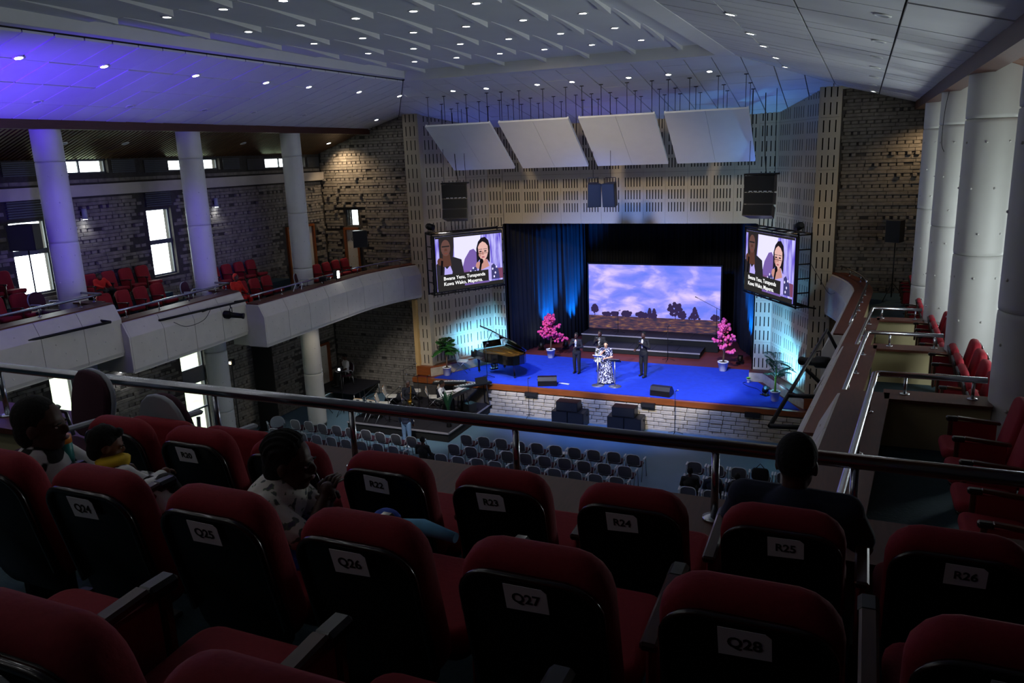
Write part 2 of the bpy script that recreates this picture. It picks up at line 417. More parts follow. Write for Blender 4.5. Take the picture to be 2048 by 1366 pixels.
window(7, 'y', -20.4, 14., 14.78, .95, 4.4, -.3, trans=[(2.6, 2.7)], label='ground floor window seen under the left balcony at far left')
window(8, 'y', -20.4, 18.6, 19.68, .62, 3.8, -.3, trans=[(2.45, 3.0), (1.5, 1.56)], label='ground floor window with a wide grey transom beside the round column')
window(9, 'y', -20.4, 9.2, 10.3, 6.5, 8.42, -.3, trans=[(7.5, 7.64)], label='tall window near the left end of the gallery')
for (a, b, n) in ((13.65, 14.75, 5), (18.08, 19.06, 6)):
    q = MB(); k = 8.5
    while k < 8.92: q.box(-20.4, -20.33, a, b, k, k+.04); k += .065
    q.obj('louvre_grille', FRAME_M, wl)
def door(n, along, fixed, a0, a1, z0, z1, label, side, open_strip=.0):
    d = struct('door_%d' % n, label, 'door'); fr = MB(); t = .09
    def b(mb, A, B, C, D, p0, p1):
        lo, hi = sorted((fixed+side*p0, fixed+side*p1))
        if along == 'y': mb.box(lo, hi, A, B, C, D)
        else: mb.box(A, B, lo, hi, C, D)
    b(fr, a0, a0+t, z0, z1, -.12, .1); b(fr, a1-t, a1, z0, z1, -.12, .1); b(fr, a0+t, a1-t, z1-t, z1, -.12, .1); fr.obj('door_frame', 'wood_orange', d)
    lf = MB(); b(lf, a0+t, a1-t, z0+.02, z1-t, -.06, .0); leaf = lf.obj('door_leaf', 'pad_cream', d)
    for i in range(3):
        for j in range(6):
            A = a0+t+(a1-a0-2*t)*(i+.5+.25*(j % 2)-.12)/3; Z = z0+(z1-z0)*(j+.5)/6
            q = MB(); q.ball((fixed+side*.0, A, Z) if along == 'y' else (A, fixed+side*.0, Z), .018, 6, 4); q.obj('button', 'tan_trim', leaf)
    return d
door(1, 'y', -20.4, 24.5, 26.2, 5.0, 7.26, 'cream padded door in orange wooden frame on the gallery behind a column', 1)
door(2, 'y', -20.4, 24.8, 26.46, 0.0, 2.26, 'cream padded ground floor door in orange frame behind the lit column', 1)
# --- end walls beside the stage
EH = [(-19.32, -18.71, 7.07, 7.77), (-19.42, -18.7, 5.0, 7.02)]
we = struct('wall_front_left', 'stone end wall between left gallery and slotted stage panels', 'wall')
core = MB()
for a, b, c, d in cells(-20.75, -16.1, 0, 12, EH): core.box(a, b, 27.0, 27.35, c, d)
core.obj('wall_core', 'mortar', we)
brickwork(we, 'x', 27.0, -20.36, -16.12, .02, 11.6, EH, -1, 'stone', see=lambda a, z: (0 if z > 5.2 else 5)+abs(z-8.5)*.2, limit=300)
window(10, 'x', 27.0, -19.32, -18.71, 7.07, 7.77, .2, mull=[-19.1], label='small bright window above the padded door on the end wall')
door(3, 'x', 27.0, -19.42, -18.7, 5.0, 7.02, 'cream padded door below the small bright window on end wall', -1)
wr = struct('wall_front_right', 'dark stone end wall behind the right gallery columns', 'wall')
MB().box(-.72, 4.05, 27.0, 27.35, 0, 12).obj('wall_core', 'mortar', wr)
brickwork(wr, 'x', 27.0, -.68, 2.2, .02, 11.6, [], -1, 'stone_dark', see=lambda a, z: (0 if z > 5.2 else 5)+abs(a)*.1, limit=300)
MB().box(-.7, 1.6, 26.93, 26.95, .0, 4.3).obj('plaster', 'wall_tan', wr)
MB().box(-16.14, -15.98, 26.5, 26.98, 0, 4.2).obj('plaster', 'wall_tan', we)
# --- right wall with daylight windows, rear wall
RH = [(c-.6, c+.6, 6.4, 8.8) for c in (10.9, 15.6, 20.2)]
ww = struct('wall_right', 'side wall behind the right gallery', 'wall'); core = MB()
for a, b, c, d in cells(-7.3, 27.4, 0, 10.3, RH): core.box(3.7, 4.05, a, b, c, d)
core.obj('wall_core', 'stone_dark', ww)
for i, h in enumerate(RH): window(11+i, 'y', 3.7, *h, .3, trans=[(7.5, 7.6)], label='tall window on the right wall, %s from the rear' % ORD[i])
MB().box(-20.75, 4.05, -7.65, -7.3, 0, 13.5).obj('wall_rear', 'stone_dark')
tag(bpy.data.objects['wall_rear'], 'rear wall of the hall behind the balcony', 'wall', kind='structure')
# --- ceiling: curved bays with ribs, sloping panelled sides
ce = struct('ceiling', 'white ceiling of curved stepped bays with ribs and downlights', 'ceiling')
edges = [22.35-2.25*k for k in range(14)]
def bayz(t): return 12.36-.035*t*t
for k in range(13):
    y1, y0 = edges[k], edges[k+1]; m = MB(); n = 8
    prof = [(y0+(y1-y0)*i/n, bayz(i/n)) for i in range(n+1)]+[(y1, 12.55), (y0, 12.55)]
    m.prism(prof, -13.5, -3.43, 'x'); m.obj('ceiling_bay', 'ceil_coffer', ce)
    if y1 > 8:
        for x in (-12.6, -11.25, -9.92, -8.6, -7.3, -5.97, -4.68):
            r = MB(); pr = [(y0+(y1-y0)*(.06+.94*i/6), bayz(.06+.94*i/6)-.008-.1*(i/6)**1.5) for i in range(7)]
            pr += [(y, 12.4) for y, z in reversed(pr)]
            r.prism(pr, x-.055, x+.055, 'x'); r.obj('ceiling_rib', 'ceil_white', ce)
MB().box(-3.75, -3.3, -7.3, 22.6, 12.02, 12.6).obj('trim_1', 'ceil_white'); MB().box(-13.62, -13.3, -7.3, 22.6, 12.12, 12.6).obj('trim_2', 'ceil_white')
MB().box(-13.3, -3.75, 22.3, 22.75, 12.03, 12.6).obj('trim_3', 'ceil_white')
for n, l in ((1, 'white downstand edging the right side of the ceiling bays'), (2, 'white downstand edging the left side of the ceiling bays'), (3, 'white downstand edging the stage side of the ceiling bays')): tag(bpy.data.objects['trim_%d' % n], l, 'trim', kind='structure')
def clip(poly, a, b, c):      # keep a*u+b*v<=c
    out = []
    for i, p in enumerate(poly):
        q = poly[(i+1) % len(poly)]; dp = a*p[0]+b*p[1]-c; dq = a*q[0]+b*q[1]-c
        if dp <= 0: out.append(p)
        if dp*dq < 0: t = dp/(dp-dq); out.append((p[0]+(q[0]-p[0])*t, p[1]+(q[1]-p[1])*t))
    return out
def slope(name, label, f, u0, u1, v0, v1, du, dv, cl, stagger=True):
    """f(u,v,h) -> point; cl: half-planes in uv"""
    s = struct(name, label, 'ceiling'); i = 0
    base = [(u0, v0), (u1, v0), (u1, v1), (u0, v1)]
    for c in cl: base = clip(base, *c)
    n = len(base); b = MB(); b.add([f(u, v, .05) for u, v in base]+[f(u, v, .12) for u, v in base], [tuple(range(n)), tuple(range(2*n-1, n-1, -1))]+[(k, n+k, n+(k+1) % n, (k+1) % n) for k in range(n)]); b.obj('ceiling_backing', 'joint_dark', s)
    u = u0
    while u < u1-.05:
        v = v0-(dv*.5 if (stagger and i % 2) else 0)
        while v < v1-.02:
            g = .014; P = [(max(u, u0)+g, max(v, v0)+g), (min(u+du, u1)-g, max(v, v0)+g), (min(u+du, u1)-g, min(v+dv, v1)-g), (max(u, u0)+g, min(v+dv, v1)-g)]
            for (a, bb, c) in cl: P = clip(P, a, bb, c-g*math.hypot(a, bb)) if P else P
            if len(P) >= 3 and P[1] != P[0]:
                n = len(P); h = random.choice((0, 0, 0, .004, -.006)); m = MB()
                m.add([f(a, c, h) for a, c in P]+[f(a, c, .045) for a, c in P], [tuple(range(n)), tuple(range(2*n-1, n-1, -1))]+[(k, n+k, n+(k+1) % n, (k+1) % n) for k in range(n)])
                m.obj('ceiling_panel', 'ceil_white', s)
            v += dv
        u += du; i += 1
    return s
KS, KF = .279, .186
slope('ceiling_left', 'white panelled slope of the ceiling lit purple above the left gallery', lambda u, v, h: (-13.6-v, u, 12.05-KS*v+h), 4.4, 27, 0, 4.35, .62, 1.09, [(1, -1.5, 22.7)], False)
slope('ceiling_right', 'white panelled slope of the ceiling above the right gallery', lambda u, v, h: (-3.35+v, u, 12.05-KS*v+h), 1.6, 27, 0, 4.85, .62, 1.22, [(1, -1.5, 22.7)], False)
slope('ceiling_front', 'white panelled slope of the ceiling above the reflectors', lambda u, v, h: (u, 22.7+v, 12.05-KF*v+h), -18.2, 1.3, 0, 7.0, .75, 1.15, [(1, -1/1.5, -3.35), (-1, -1/1.5, 13.6)], True)
cr = struct('ceiling_rear', 'plain sloping ceiling over the rear of the balcony', 'ceiling')
m = MB(); m.prism([(-18.0, 10.84), (-13.6, 12.06), (-13.6, 12.2), (-18.0, 11.0)], -7.3, 4.38, 'y'); m.prism([(1.5, 10.68), (1.5, 10.85), (-3.35, 12.2), (-3.35, 12.06)], -7.3, 1.58, 'y'); m.obj('ceiling_panel', 'ceil_white', cr)
# roof above so that no daylight leaks in
rf = MB().box(-21, 4.3, -7.8, 38, 12.7, 12.9).obj('roof', 'joint_dark'); tag(rf, 'roof deck above the ceiling', 'roof', kind='structure')
# beams
bl = MB().box(-18.1, -17.82, -7.3, 26.98, 10.66, 10.95).obj('trim_4', 'brown_beam'); tag(bl, 'dark brown timber beam over the left columns', 'beam', kind='structure')
bl = MB().box(1.3, 1.6, -7.3, 26.98, 10.52, 10.8).obj('trim_5', 'brown_beam'); tag(bl, 'dark brown timber beam over the right columns', 'beam', kind='structure')
# aisle ceilings: slats
al = struct('ceiling_aisle_left', 'dark timber slat ceiling over the left gallery', 'ceiling')
ang = math.atan2(.82, 2.4)
bk = MB(); bk.prism([(-20.75, 9.98), (-18.05, 10.84), (-18.05, 10.95), (-20.75, 10.1)], -7.3, 27, 'y'); bk.obj('ceiling_backing', 'joint_dark', al)
sl = MB().bbox((0, 0, 0), (2.5, .085, .035), .006).mesh('slat')
y = 8.0
while y < 26.95:
    o = mobj('slat', sl, 'wood_slat', al, (-19.24, y, 10.40), (0, -ang, 0)); y += .135
ar = struct('ceiling_aisle_right', 'timber board ceiling over the right gallery', 'ceiling')
bk = MB(); bk.prism([(4.05, 9.95), (1.5, 10.76), (1.5, 10.9), (4.05, 10.1)], -7.3, 27, 'y'); bk.obj('ceiling_backing', 'brown_beam', ar)
sl = MB().bbox((0, 0, 0), (2.3, .5, .03), .008).mesh('board'); y = 3.
while y < 27: mobj('board', sl, 'wood_orange', ar, (2.64, y, 10.37), (0, math.atan2(.81, 2.55), 0)); y += .52
# --- proscenium with slotted acoustic panels
PAN = {}
def slot_panel(w, h, groups, ns, sw=.036, th=.03):
    key = (round(w, 3), round(h, 3), tuple(groups), ns)
    if key in PAN: return PAN[key]
    m = MB(); mar = w*.16 if ns > 3 else w*.2; pitch = (w-2*mar)/(max(ns-1, 1)); xs = [-w/2+.003]; sl = []
    for i in range(ns): c = -w/2+mar+pitch*i; sl.append((c-sw/2, c+sw/2)); xs += [c-sw/2, c+sw/2]
    xs.append(w/2-.003); zs = [.003]
    for a, b in groups: zs += [a, b]
    zs.append(h-.003)
    q = lambda a, b, c, d, f: m.add([a, b, c, d], [(0, 1, 2, 3)])
    for i in range(len(xs)-1):
        for j in range(len(zs)-1):
            x0, x1, z0, z1 = xs[i], xs[i+1], zs[j], zs[j+1]
            if i % 2 == 1 and j % 2 == 1:
                pass
            elif i % 2 == 0: 
                if j == 0: m.add([(x0, 0, zs[0]), (x1, 0, zs[0]), (x1, 0, zs[-1]), (x0, 0, zs[-1])], [(0, 1, 2, 3)])
            else: m.add([(x0, 0, z0), (x1, 0, z0), (x1, 0, z1), (x0, 0, z1)], [(0, 1, 2, 3)])
    X0, X1, Z0, Z1 = xs[0], xs[-1], zs[0], zs[-1]
    m.add([(X0, 0, Z0), (X0, th, Z0), (X0, th, Z1), (X0, 0, Z1)], [(3, 2, 1, 0)]); m.add([(X1, 0, Z0), (X1, 0, Z1), (X1, th, Z1), (X1, th, Z0)], [(3, 2, 1, 0)])
    m.add([(X0, 0, Z0), (X1, 0, Z0), (X1, th, Z0), (X0, th, Z0)], [(0, 3, 2, 1)]); m.add([(X0, 0, Z1), (X0, th, Z1), (X1, th, Z1), (X1, 0, Z1)], [(0, 3, 2, 1)])
    PAN[key] = m.mesh('slotted_panel'); return PAN[key]
def panel_wall(name, label, p0, p1, ncol, ns, rows):
    """vertical wall from p0 to p1 (left to right as seen from the hall); rows: list of (z0, z1, groups)"""
    s = struct(name, label, 'wall'); p0 = Vector(p0); p1 = Vector(p1); d = p1-p0; L = d.length; a = math.atan2(d.y, d.x); nrm = Vector((-math.sin(a), math.cos(a)))
    m = MB(); M = T((p0.x, p0.y, 0)) @ RZ(a); m.box(0, L, .06, .25, rows[0][0], rows[-1][1], M); m.obj('felt_backing', 'felt_black', s)
    w = L/ncol
    for (z0, z1, gr) in rows:
        me = slot_panel(w, z1-z0, gr, ns)
        for i in range(ncol):
            c = p0+d*((i+.5)/ncol); mobj('slotted_panel', me, 'slot_panel', s, (c.x, c.y, z0), (0, 0, a))
    return s
def g3(h, n=3, sl=.36):
    st = h/n; return tuple((st*i+(st-sl)/2, st*i+(st+sl)/2) for i in range(n))
SR = [(1.5, 2.56, g3(1.06, 2)), (2.56, 4.13, g3(1.57)), (4.13, 5.7, g3(1.57)), (5.7, 7.27, g3(1.57)), (7.27, 8.85, g3(1.58)), (8.85, 10.42, g3(1.57)), (10.42, 11.45, g3(1.03, 2))]
HR = [(6.93, 8.85, ((.45, .8), (.92, 1.27), (1.39, 1.74))), (8.85, 10.95, ((.15, .5), (.62, .97), (1.09, 1.44), (1.56, 1.91)))]
panel_wall('wall_header', 'slotted timber acoustic wall above the stage opening', (-13.4, 29.65), (-3.4, 29.65), 12, 6, HR)
panel_wall('wall_panel_right', 'narrow slotted facet right of the stage opening', (-3.4, 29.6), (-2.75, 29.6), 1, 4, SR)
panel_wall('wall_angled_right', 'angled slotted timber wall washed cyan behind the right palm', (-2.75, 29.6), (-1.3, 26.9), 3, 5, SR)
panel_wall('wall_pilaster_right', 'slotted timber pilaster beside the right stone wall', (-1.3, 26.65), (-.72, 26.65), 1, 3, SR)
panel_wall('wall_panel_left', 'narrow slotted facet left of the stage opening', (-14.05, 29.6), (-13.4, 29.6), 1, 4, SR)
panel_wall('wall_angled_left', 'angled slotted timber wall behind the grand piano', (-15.5, 26.9), (-14.05, 29.6), 3, 5, SR)
panel_wall('wall_pilaster_left', 'slotted timber pilaster beside the left stone wall', (-16.1, 26.65), (-15.5, 26.65), 1, 3, SR)
m = MB().box(-16.1, -15.5, 26.75, 27.1, 1.13, 11.6); m.box(-16.12, -16.08, 26.66, 27.0, 1.13, 11.6); m.box(-1.3, -.72, 26.75, 27.1, 1.13, 11.6); m.box(-.74, -.7, 26.66, 27.0, 1.13, 11.6)
m.box(-1.34, -1.28, 26.66, 27., 1.13, 11.6); m.box(-15.52, -15.46, 26.66, 27., 1.13, 11.6)
tag(m.obj('wall_pilaster_core', 'slot_panel'), 'pale timber sides of the stage pilasters', 'wall', kind='structure')
m = MB().box(-.75, .3, 27.3, 37, 0, 12.7); m.box(-16.8, -15.6, 27.3, 37, 0, 12.7); m.box(-16.8, .3, 36.8, 37.1, 0, 12.7); m.box(-16, -.8, 29.95, 30.3, 10.9, 12.7); m.box(-13.45, -13.4, 29.6, 30.1, 1.13, 6.93); m.box(-3.4, -3.35, 29.6, 30.1, 1.13, 6.93); m.box(-16.5, -.5, 29.9, 36.9, 10.9, 11.1)
tag(m.obj('wall_stage_house', 'felt_black'), 'black walls enclosing the stage house', 'wall', kind='structure')
# --- stage
st = struct('stage', 'raised stage with stone front and orange timber edge', 'stage')
MB().box(-16.1, -.72, 26.22, 36.9, 0, 1.1).obj('stage_body', 'stage_red', st)
MB().box(-16.1, -.72, 26.08, 26.24, .93, 1.12).obj('timber_edge', 'wood_orange', st)
m = MB(); m.box(-16.1, -.72, 26.13, 26.24, 0, .93); m.obj('front_core', 'mortar', st)
for k in range(6):
    x = -12.75+(k % 2)*.17
    while x < -.78:
        kk = 2 if random.random() < .7 else 3; w = .42 if kk == 2 else .3
        if x+w > -.7: break
        mobj('stone', brick_me(kk, 'stone_pale'), 'stone_pale', st, (x+w/2, 26.09-(.03 if random.random() < .1 else random.uniform(-.012, .012)), .075+k*.148)); x += w+.012
MB().box(-12.7, -.75, 25.99, 26.06, 0, .05).obj('plinth', 'stone_pale', st)
def ledge(side):
    mx = (lambda x: x) if side > 0 else (lambda x: -16.8-x)
    poly = [(mx(-3.45), 29.66), (mx(-3.45), 29.3), (mx(-2.95), 29.3), (mx(-1.75), 27.05), (mx(-1.35), 26.5), (mx(-.72), 26.5), (mx(-.72), 26.95), (mx(-1.3), 26.95), (mx(-2.7), 29.66)]
    if side < 0: poly = poly[::-1]
    MB().prism(poly, 1.1, 1.44, 'z').obj('stone_base', 'stone_pale', st); MB().prism(poly, 1.44, 1.5, 'z').obj('timber_cap', 'wood_dark' if side > 0 else 'wood_orange', st)
    a, b = sorted((mx(-1.33), mx(-.72))); MB().box(a, b, 26.44, 26.5, 1.13, 1.48).obj('plinth', 'wood_orange', st)
ledge(1); ledge(-1)
def carpet(label, poly, z=1.1, t=.035, mt='carpet_blue'):
    o = MB().prism(poly, z, z+t, 'z').obj('carpet', mt); return tag(o, label, 'carpet')
carpet('front blue carpet covering the stage to its edge', [(-15.2, 26.28), (-1.45, 26.28), (-1.75, 26.9), (-3.1, 29.15), (-13.75, 29.15), (-14.9, 27.0)])
carpet('rear blue carpet strip in front of the dark risers', [(-13.3, 29.25), (-3.5, 29.18), (-3.5, 30.75), (-13.3, 30.75)])
# risers
for nm, x0, x1, y0, y1, z1 in (('lower', -10.9, -5.75, 31.95, 33.2, 1.35), ('upper', -11.35, -5.2, 33.2, 35.2, 1.62)):
    r = thing('stage_riser', '%s dark riser platform below the big video wall' % nm, 'platform', ((x0+x1)/2, y0, 1.12)); cx = (x0+x1)/2
    MB().box(x0-cx+.02, x1-cx-.02, .02, y1-y0, 0, z1-1.15).obj('skirt', 'felt_black', r)
    n = 5; W = (x1-x0)/n
    for i in range(n): MB().box(x0-cx+W*i+.005, x0-cx+W*(i+1)-.005, .05, y1-y0, z1-1.15, z1-1.12).obj('deck', 'riser_black', r)
    MB().box(x0-cx, x1-cx, 0, .05, z1-1.165, z1-1.115).obj('edge_strip', 'edge_grey', r)
# curtains
def curtain(label, path, z0, z1, fold=.09, wl=.28):
    P = [Vector((x, y, 0)) for x, y in path]; pts = []; d = 0
    for i in range(len(P)-1):
        a, b = P[i], P[i+1]; L = (b-a).length; n = max(2, int(L/.045)); nr = Vector((-(b-a).y, (b-a).x, 0)).normalized()
        for k in range(n):
            s = d+L*k/n; pts.append((a.lerp(b, k/n), nr, s))
        d += L
    m = MB(); vs = []; NZ = 5
    for j in range(NZ):
        z = z0+(z1-z0)*j/(NZ-1); am = fold*(1.15-.5*j/(NZ-1))
        for p, nr, s in pts: q = p+nr*am*(math.sin(2*PI*s/wl+.6*math.sin(s*1.7)+.15*j)+.3*math.sin(s*3.1)); vs.append((q.x, q.y, z))
    n = len(pts); m.add(vs, [(j*n+i, j*n+i+1, (j+1)*n+i+1, (j+1)*n+i) for j in range(NZ-1) for i in range(n-1)], True)
    o = m.obj('curtain', 'curtain'); md = o.modifiers.new('thick', 'SOLIDIFY'); md.thickness = .01
    return tag(o, label, 'curtain')
curtain('black stage curtain on the left lit by blue spots', [(-13.75, 30.35), (-13.2, 32.3), (-12.1, 34.4), (-11.9, 35.5)], 1.13, 8)
curtain('black stage curtain on the right lit by blue spots', [(-4.7, 35.5), (-4.4, 34.4), (-3.5, 32.2), (-3.15, 30.35)], 1.13, 8)
curtain('black backdrop curtain behind the big video wall', [(-12.2, 36.1), (-4.4, 36.1)], 1.13, 8)
# --- side galleries
def gallery(side):
    S = 1 if side == 'right' else -1
    mx = (lambda x: x) if S > 0 else (lambda x: -16.9-x)
    g = struct('balcony_'+side, 'stepped %s gallery with padded cream front and timber ledge' % side, 'balcony')
    segs = [(4.1, 9., -.12, .25, 7.0, 6.45), (9., 13.5, -.13, .22, 6.46, 5.9), (13.5, 18., 0., .36, 6.0, 5.45), (18., 23.6, -.06 if S > 0 else -.3, .3 if S > 0 else .0, 5.62, 5.0), (23.6, 26.95, .3 if S > 0 else .0, -.45 if S > 0 else -.75, 5.62, 5.0)]
    for si, (y0, y1, x0, x1, zl, zf) in enumerate(segs):
        L = math.hypot(x1-x0, y1-y0); n = max(2, round(L/1.12)); far = 4.0
        last = si == 4
        xs = lambda t: x0+(x1-x0)*t if not last else x0+(x1-x0)*t*t
        # floor slab
        if not last:
            a, b = sorted((mx(max(x0, x1)-.1), mx(far-.35))); MB().box(a, b, y0, y1, zf-.35, zf).obj('gallery_floor', 'carpet_teal', g)
            a, b = sorted((mx(2.75), mx(far-.35))); MB().box(a, b, y0, y1, zf, zf+.42).obj('gallery_step', 'carpet_teal', g)
        else:
            a, b = sorted((mx(.1), mx(far-.35))); MB().box(a, b, y0, y1, zf-.35, zf).obj('gallery_floor', 'carpet_teal', g)
        for i in range(n):
            t0, t1 = i/n, (i+1)/n; ya, yb = y0+(y1-y0)*t0, y0+(y1-y0)*t1; xa, xb = xs(t0), xs(t1); gp = .006
            def sec(dx, z): return (mx(xa+dx), ya+gp, z), (mx(xb+dx), yb-gp, z)
            pr = [(-.30, zl-.03), (-.36, zl-.05), (-.50, zl-.33), (-.535, zl-.40), (-.535, zl-1.22), (-.5, zl-1.3), (-.3, zl-1.3), (-.2, zl-.1)]
            vs = [p for dx, z in pr for p in sec(dx, z)]; k = len(pr)
            fs = [(2*j, 2*j+1, 2*((j+1) % k)+1, 2*((j+1) % k)) for j in range(k)]+[tuple(2*j for j in reversed(range(k))), tuple(2*j+1 for j in range(k))]
            if S < 0: fs = [tuple(reversed(f)) for f in fs]
            m = MB(); m.add(vs, fs); pd = m.obj('fascia_pad', 'pad_cream', g)
            bt = MB()
            for (zz, off) in ((-.24, .5), (-.6, .3), (-.6, .75), (-.85, .5), (-1.08, .28), (-1.08, .72)):
                X = xa+(xb-xa)*off-(.535 if zz < -.4 else .36+.14*(-zz-.05)/.28); bt.ball((mx(X+.004), ya+(yb-ya)*off, zl+zz), (.012, .025, .025), 6, 4)
            bt.obj('button', 'pad_cream', pd)
        # ledge, inner parapet, soffit
        N = 1 if not last else 6
        for i in range(N):
            t0, t1 = i/N, (i+1)/N; ya, yb = y0+(y1-y0)*t0, y0+(y1-y0)*t1; xa, xb = xs(t0), xs(t1)
            def quadbox(nm, mt, d0, d1, z0, z1):
                p = [(mx(xa+d0), ya), (mx(xa+d1), ya), (mx(xb+d1), yb), (mx(xb+d0), yb)]
                if S < 0: p = p[::-1]
                return MB().prism(p, z0, z1, 'z').obj(nm, mt, g)
            quadbox('timber_ledge', 'wood_dark', -.32, .16, zl-.035, zl); quadbox('parapet', 'wall_cream', -.2, .08, zf-.35, zl-.035)
            quadbox('gallery_soffit', 'pad_cream', -.5, .2, zl-1.33, zl-1.29)
        # padded end face where the next box steps in
        if 0 < si < 4:
            pr = [(-.28, zl-.04), (-.36, zl-.05), (-.50, zl-.33), (-.535, zl-.40), (-.535, zl-1.22), (-.5, zl-1.3), (.75, zl-1.3), (.75, zl-.04)]
            q = [(mx(x0+dx), z) for dx, z in pr]; q = q if S > 0 else q[::-1]
            MB().prism(q, y0-.05, y0, 'y').obj('end_pad', 'pad_cream', g)
        # rail on short posts
        rl = MB(); top = zl+.21; P = [(mx(xs(k/6)), y0+.08+(y1-y0-.12)*k/6, top) for k in range(7)]
        if si < 3: P = P[:6]+[(mx(x1), y1-.04, top)]
        rail = thing('handrail', 'chrome handrail on the %s gallery ledge, %s from the rear' % (side, ORD[si]), 'handrail', kind='structure')
        if si in (0, 1, 2) : P += [(mx(x1+.06), y1, top), (mx(1.3), y1, top)]
        rl.tube(P, .032, 10); rl.obj('rail', 'chrome', rail)
        np_ = max(2, round(L/1.15))
        for k in range(np_):
            t = (k+.4)/np_; c = (mx(xs(t)), y0+(y1-y0)*t, zl); q = MB(); q.tube([c, (c[0], c[1], top)], .016, 8); q.lathe([(.045, 0), (.045, .008), (.02, .012)], 12, c); q.obj('post', 'chrome', rail)
        if si < 3:
            for X in (.55, 1.18):
                c = (mx(X), y1, zl); q = MB(); q.tube([c, (c[0], c[1], top)], .016, 8); q.lathe([(.05, 0), (.05, .008), (.02, .012)], 12, c); q.obj('post', 'chrome', rail)
            a, b = sorted((mx(x1+.1), mx(1.34))); MB().box(a, b, y1-.22, y1+.14, zl-.035, zl).obj('timber_ledge', 'wood_dark', g)
            MB().box(a, b, y1-.14, y1+.1, zf-.6, zl-.035).obj('parapet', 'wall_cream', g)
            a, b = sorted((mx(1.34), mx(3.65))); MB().box(a, b, y1-.14, y1+.02, zf-.6, zf).obj('parapet', 'wall_cream', g)
    return g
gallery('right'); gallery('left')
# --- rear balcony (where the camera stands)
rb = struct('balcony_rear', 'tiered rear balcony with timber ledge', 'balcony')
for k, (y0, y1) in enumerate([(2.6, 3.7), (1.6, 2.6), (.6, 1.6), (-.4, .6), (-1.4, -.4), (-2.4, -1.4), (-7.3, -2.4)]):
    MB().box(-20.4, 3.7, y0, y1, 6.6+.26*k, 7.42+.26*k).obj('tier', 'carpet_teal', rb)
MB().box(-20.4, 3.7, 3.6, 4.08, 7.715, 7.76).obj('timber_ledge', 'wood_dark', rb); MB().box(-20.4, 3.7, 3.68, 4.0, 6.4, 7.715).obj('parapet', 'wall_cream', rb)
rail = thing('handrail', 'thick chrome handrail along the front of the rear balcony', 'handrail', kind='structure')
MB().tube([(-20.3, 3.83, 8.16), (3.65, 3.83, 8.16)], .036, 16).obj('rail', 'chrome', rail)
for x in [-.6-1.11*k+.0 for k in range(0, 17)]+[.05, 1.2, 2.3]:
    q = MB(); q.tube([(x, 3.83, 7.76), (x, 3.83, 8.13)], .02, 10); q.lathe([(.062, 0), (.062, .01), (.026, .016)], 16, (x, 3.83, 7.76)); q.obj('post', 'chrome', rail)
# --- columns
def column(x, y, label, z0=0):
    c = struct('column', label, 'column'); R = .34; zs = [z0+.15]
    while zs[-1] < 10.8: zs.append(min(zs[-1]+1.95, 10.84))
    MB().lathe([(R-.03, z0), (R-.03, 10.84)], 24, (x, y, 0)).obj('core', 'stone_dark', c)
    for a, b in zip(zs, zs[1:]):
        m = MB(); m.lathe([(R-.025, a+.0), (R-.004, a+.012), (R, a+.06), (R, b-.06), (R-.004, b-.012), (R-.025, b)], 36, (x, y, 0)); pd = m.obj('padding', 'pad_col', c); bt = MB()
        for k in range(3):
            for j in range(7):
                t = 2*PI*(j+.5*(k % 2))/7; z = a+(b-a)*(k+.5)/3
                if b-a > 1: bt.ball((x+R*math.cos(t), y+R*math.sin(t), z), .018, 6, 4)
        if bt.v: bt.obj('button', 'pad_col', pd)
for k, y in enumerate((9., 13.5, 18., 22.6)):
    column(-18.2, y, 'round padded column of the left gallery, %s from the stage' % ['fourth', 'third', 'second', 'nearest'][k])
    column(1.66, y, 'round padded column of the right gallery, %s from the stage' % ['fourth', 'third', 'second', 'nearest'][k])
# ================================================================== THEATRE SEATS
def seat_proto(folded):
    t = thing('theatre_seat', 'red theatre seat', 'seat'); RC = math.radians(13)
    Mb = T((0, 0, .36)) @ RX(RC)
    m = MB(); m.pad(.44, .575, .12, .11, .05, 4, Mb @ T((0, 0, .29)), bow=-.012); m.obj('back_cushion', 'red_fabric', t)
    m = MB(); m.pad(.405, .56, .03, .095, .012, 3, Mb @ T((0, -.068, .255)), bow=.012); sh = m.obj('back_shell', 'seat_shell', t)
    P = [(-.2, -.08, .1)]+[(-.108-.094*math.cos(math.radians(a)), -.078, .44+.094*math.sin(math.radians(a))) for a in range(0, 91, 15)]
    P += [(-p[0], p[1], p[2]) for p in reversed(P)]
    m = MB(); m.tube([Mb @ Vector(p) for p in P], .011, 7); m.obj('shell_rim', 'shell_rim', sh)
    Ms = T((0, .06, .4)) @ RX(math.radians(4 if not folded else 78)) @ T((0, .22, 0)) @ RX(PI/2)
    m = MB(); m.pad(.46, .44, .1, .07, .04, 4, Ms); m.obj('seat_cushion', 'red_fabric', t)
    m = MB(); m.pad(.42, .4, .03, .06, .01, 2, T((0, .06, .4)) @ RX(math.radians(4 if not folded else 78)) @ T((0, .22, -.06)) @ RX(PI/2)); m.obj('seat_pan', 'seat_shell', t)
    ar = MB(); ar.bbox((.281, .17, .615), (.052, .36, .03), .008, RX(math.radians(4))); a = ar.obj('armrest', 'arm_wood', t)
    q = MB(); q.bbox((.281, .39, .617), (.06, .1, .045), .012); q.obj('arm_cap', 'arm_black', a)
    q = MB(); q.bbox((.281, .2, .44), (.03, .36, .31), .01); q.obj('side_panel', 'red_fabric', a)
    q = MB(); q.bbox((.281, .4, .44), (.036, .035, .33), .008); q.obj('panel_edge', 'arm_wood', a)
    q = MB(); q.bbox((.281, .18, .15), (.05, .22, .3), .01); q.bbox((.281, .18, .01), (.07, .36, .02), .006); q.obj('pedestal', 'black_metal', t)
    return t, Mb
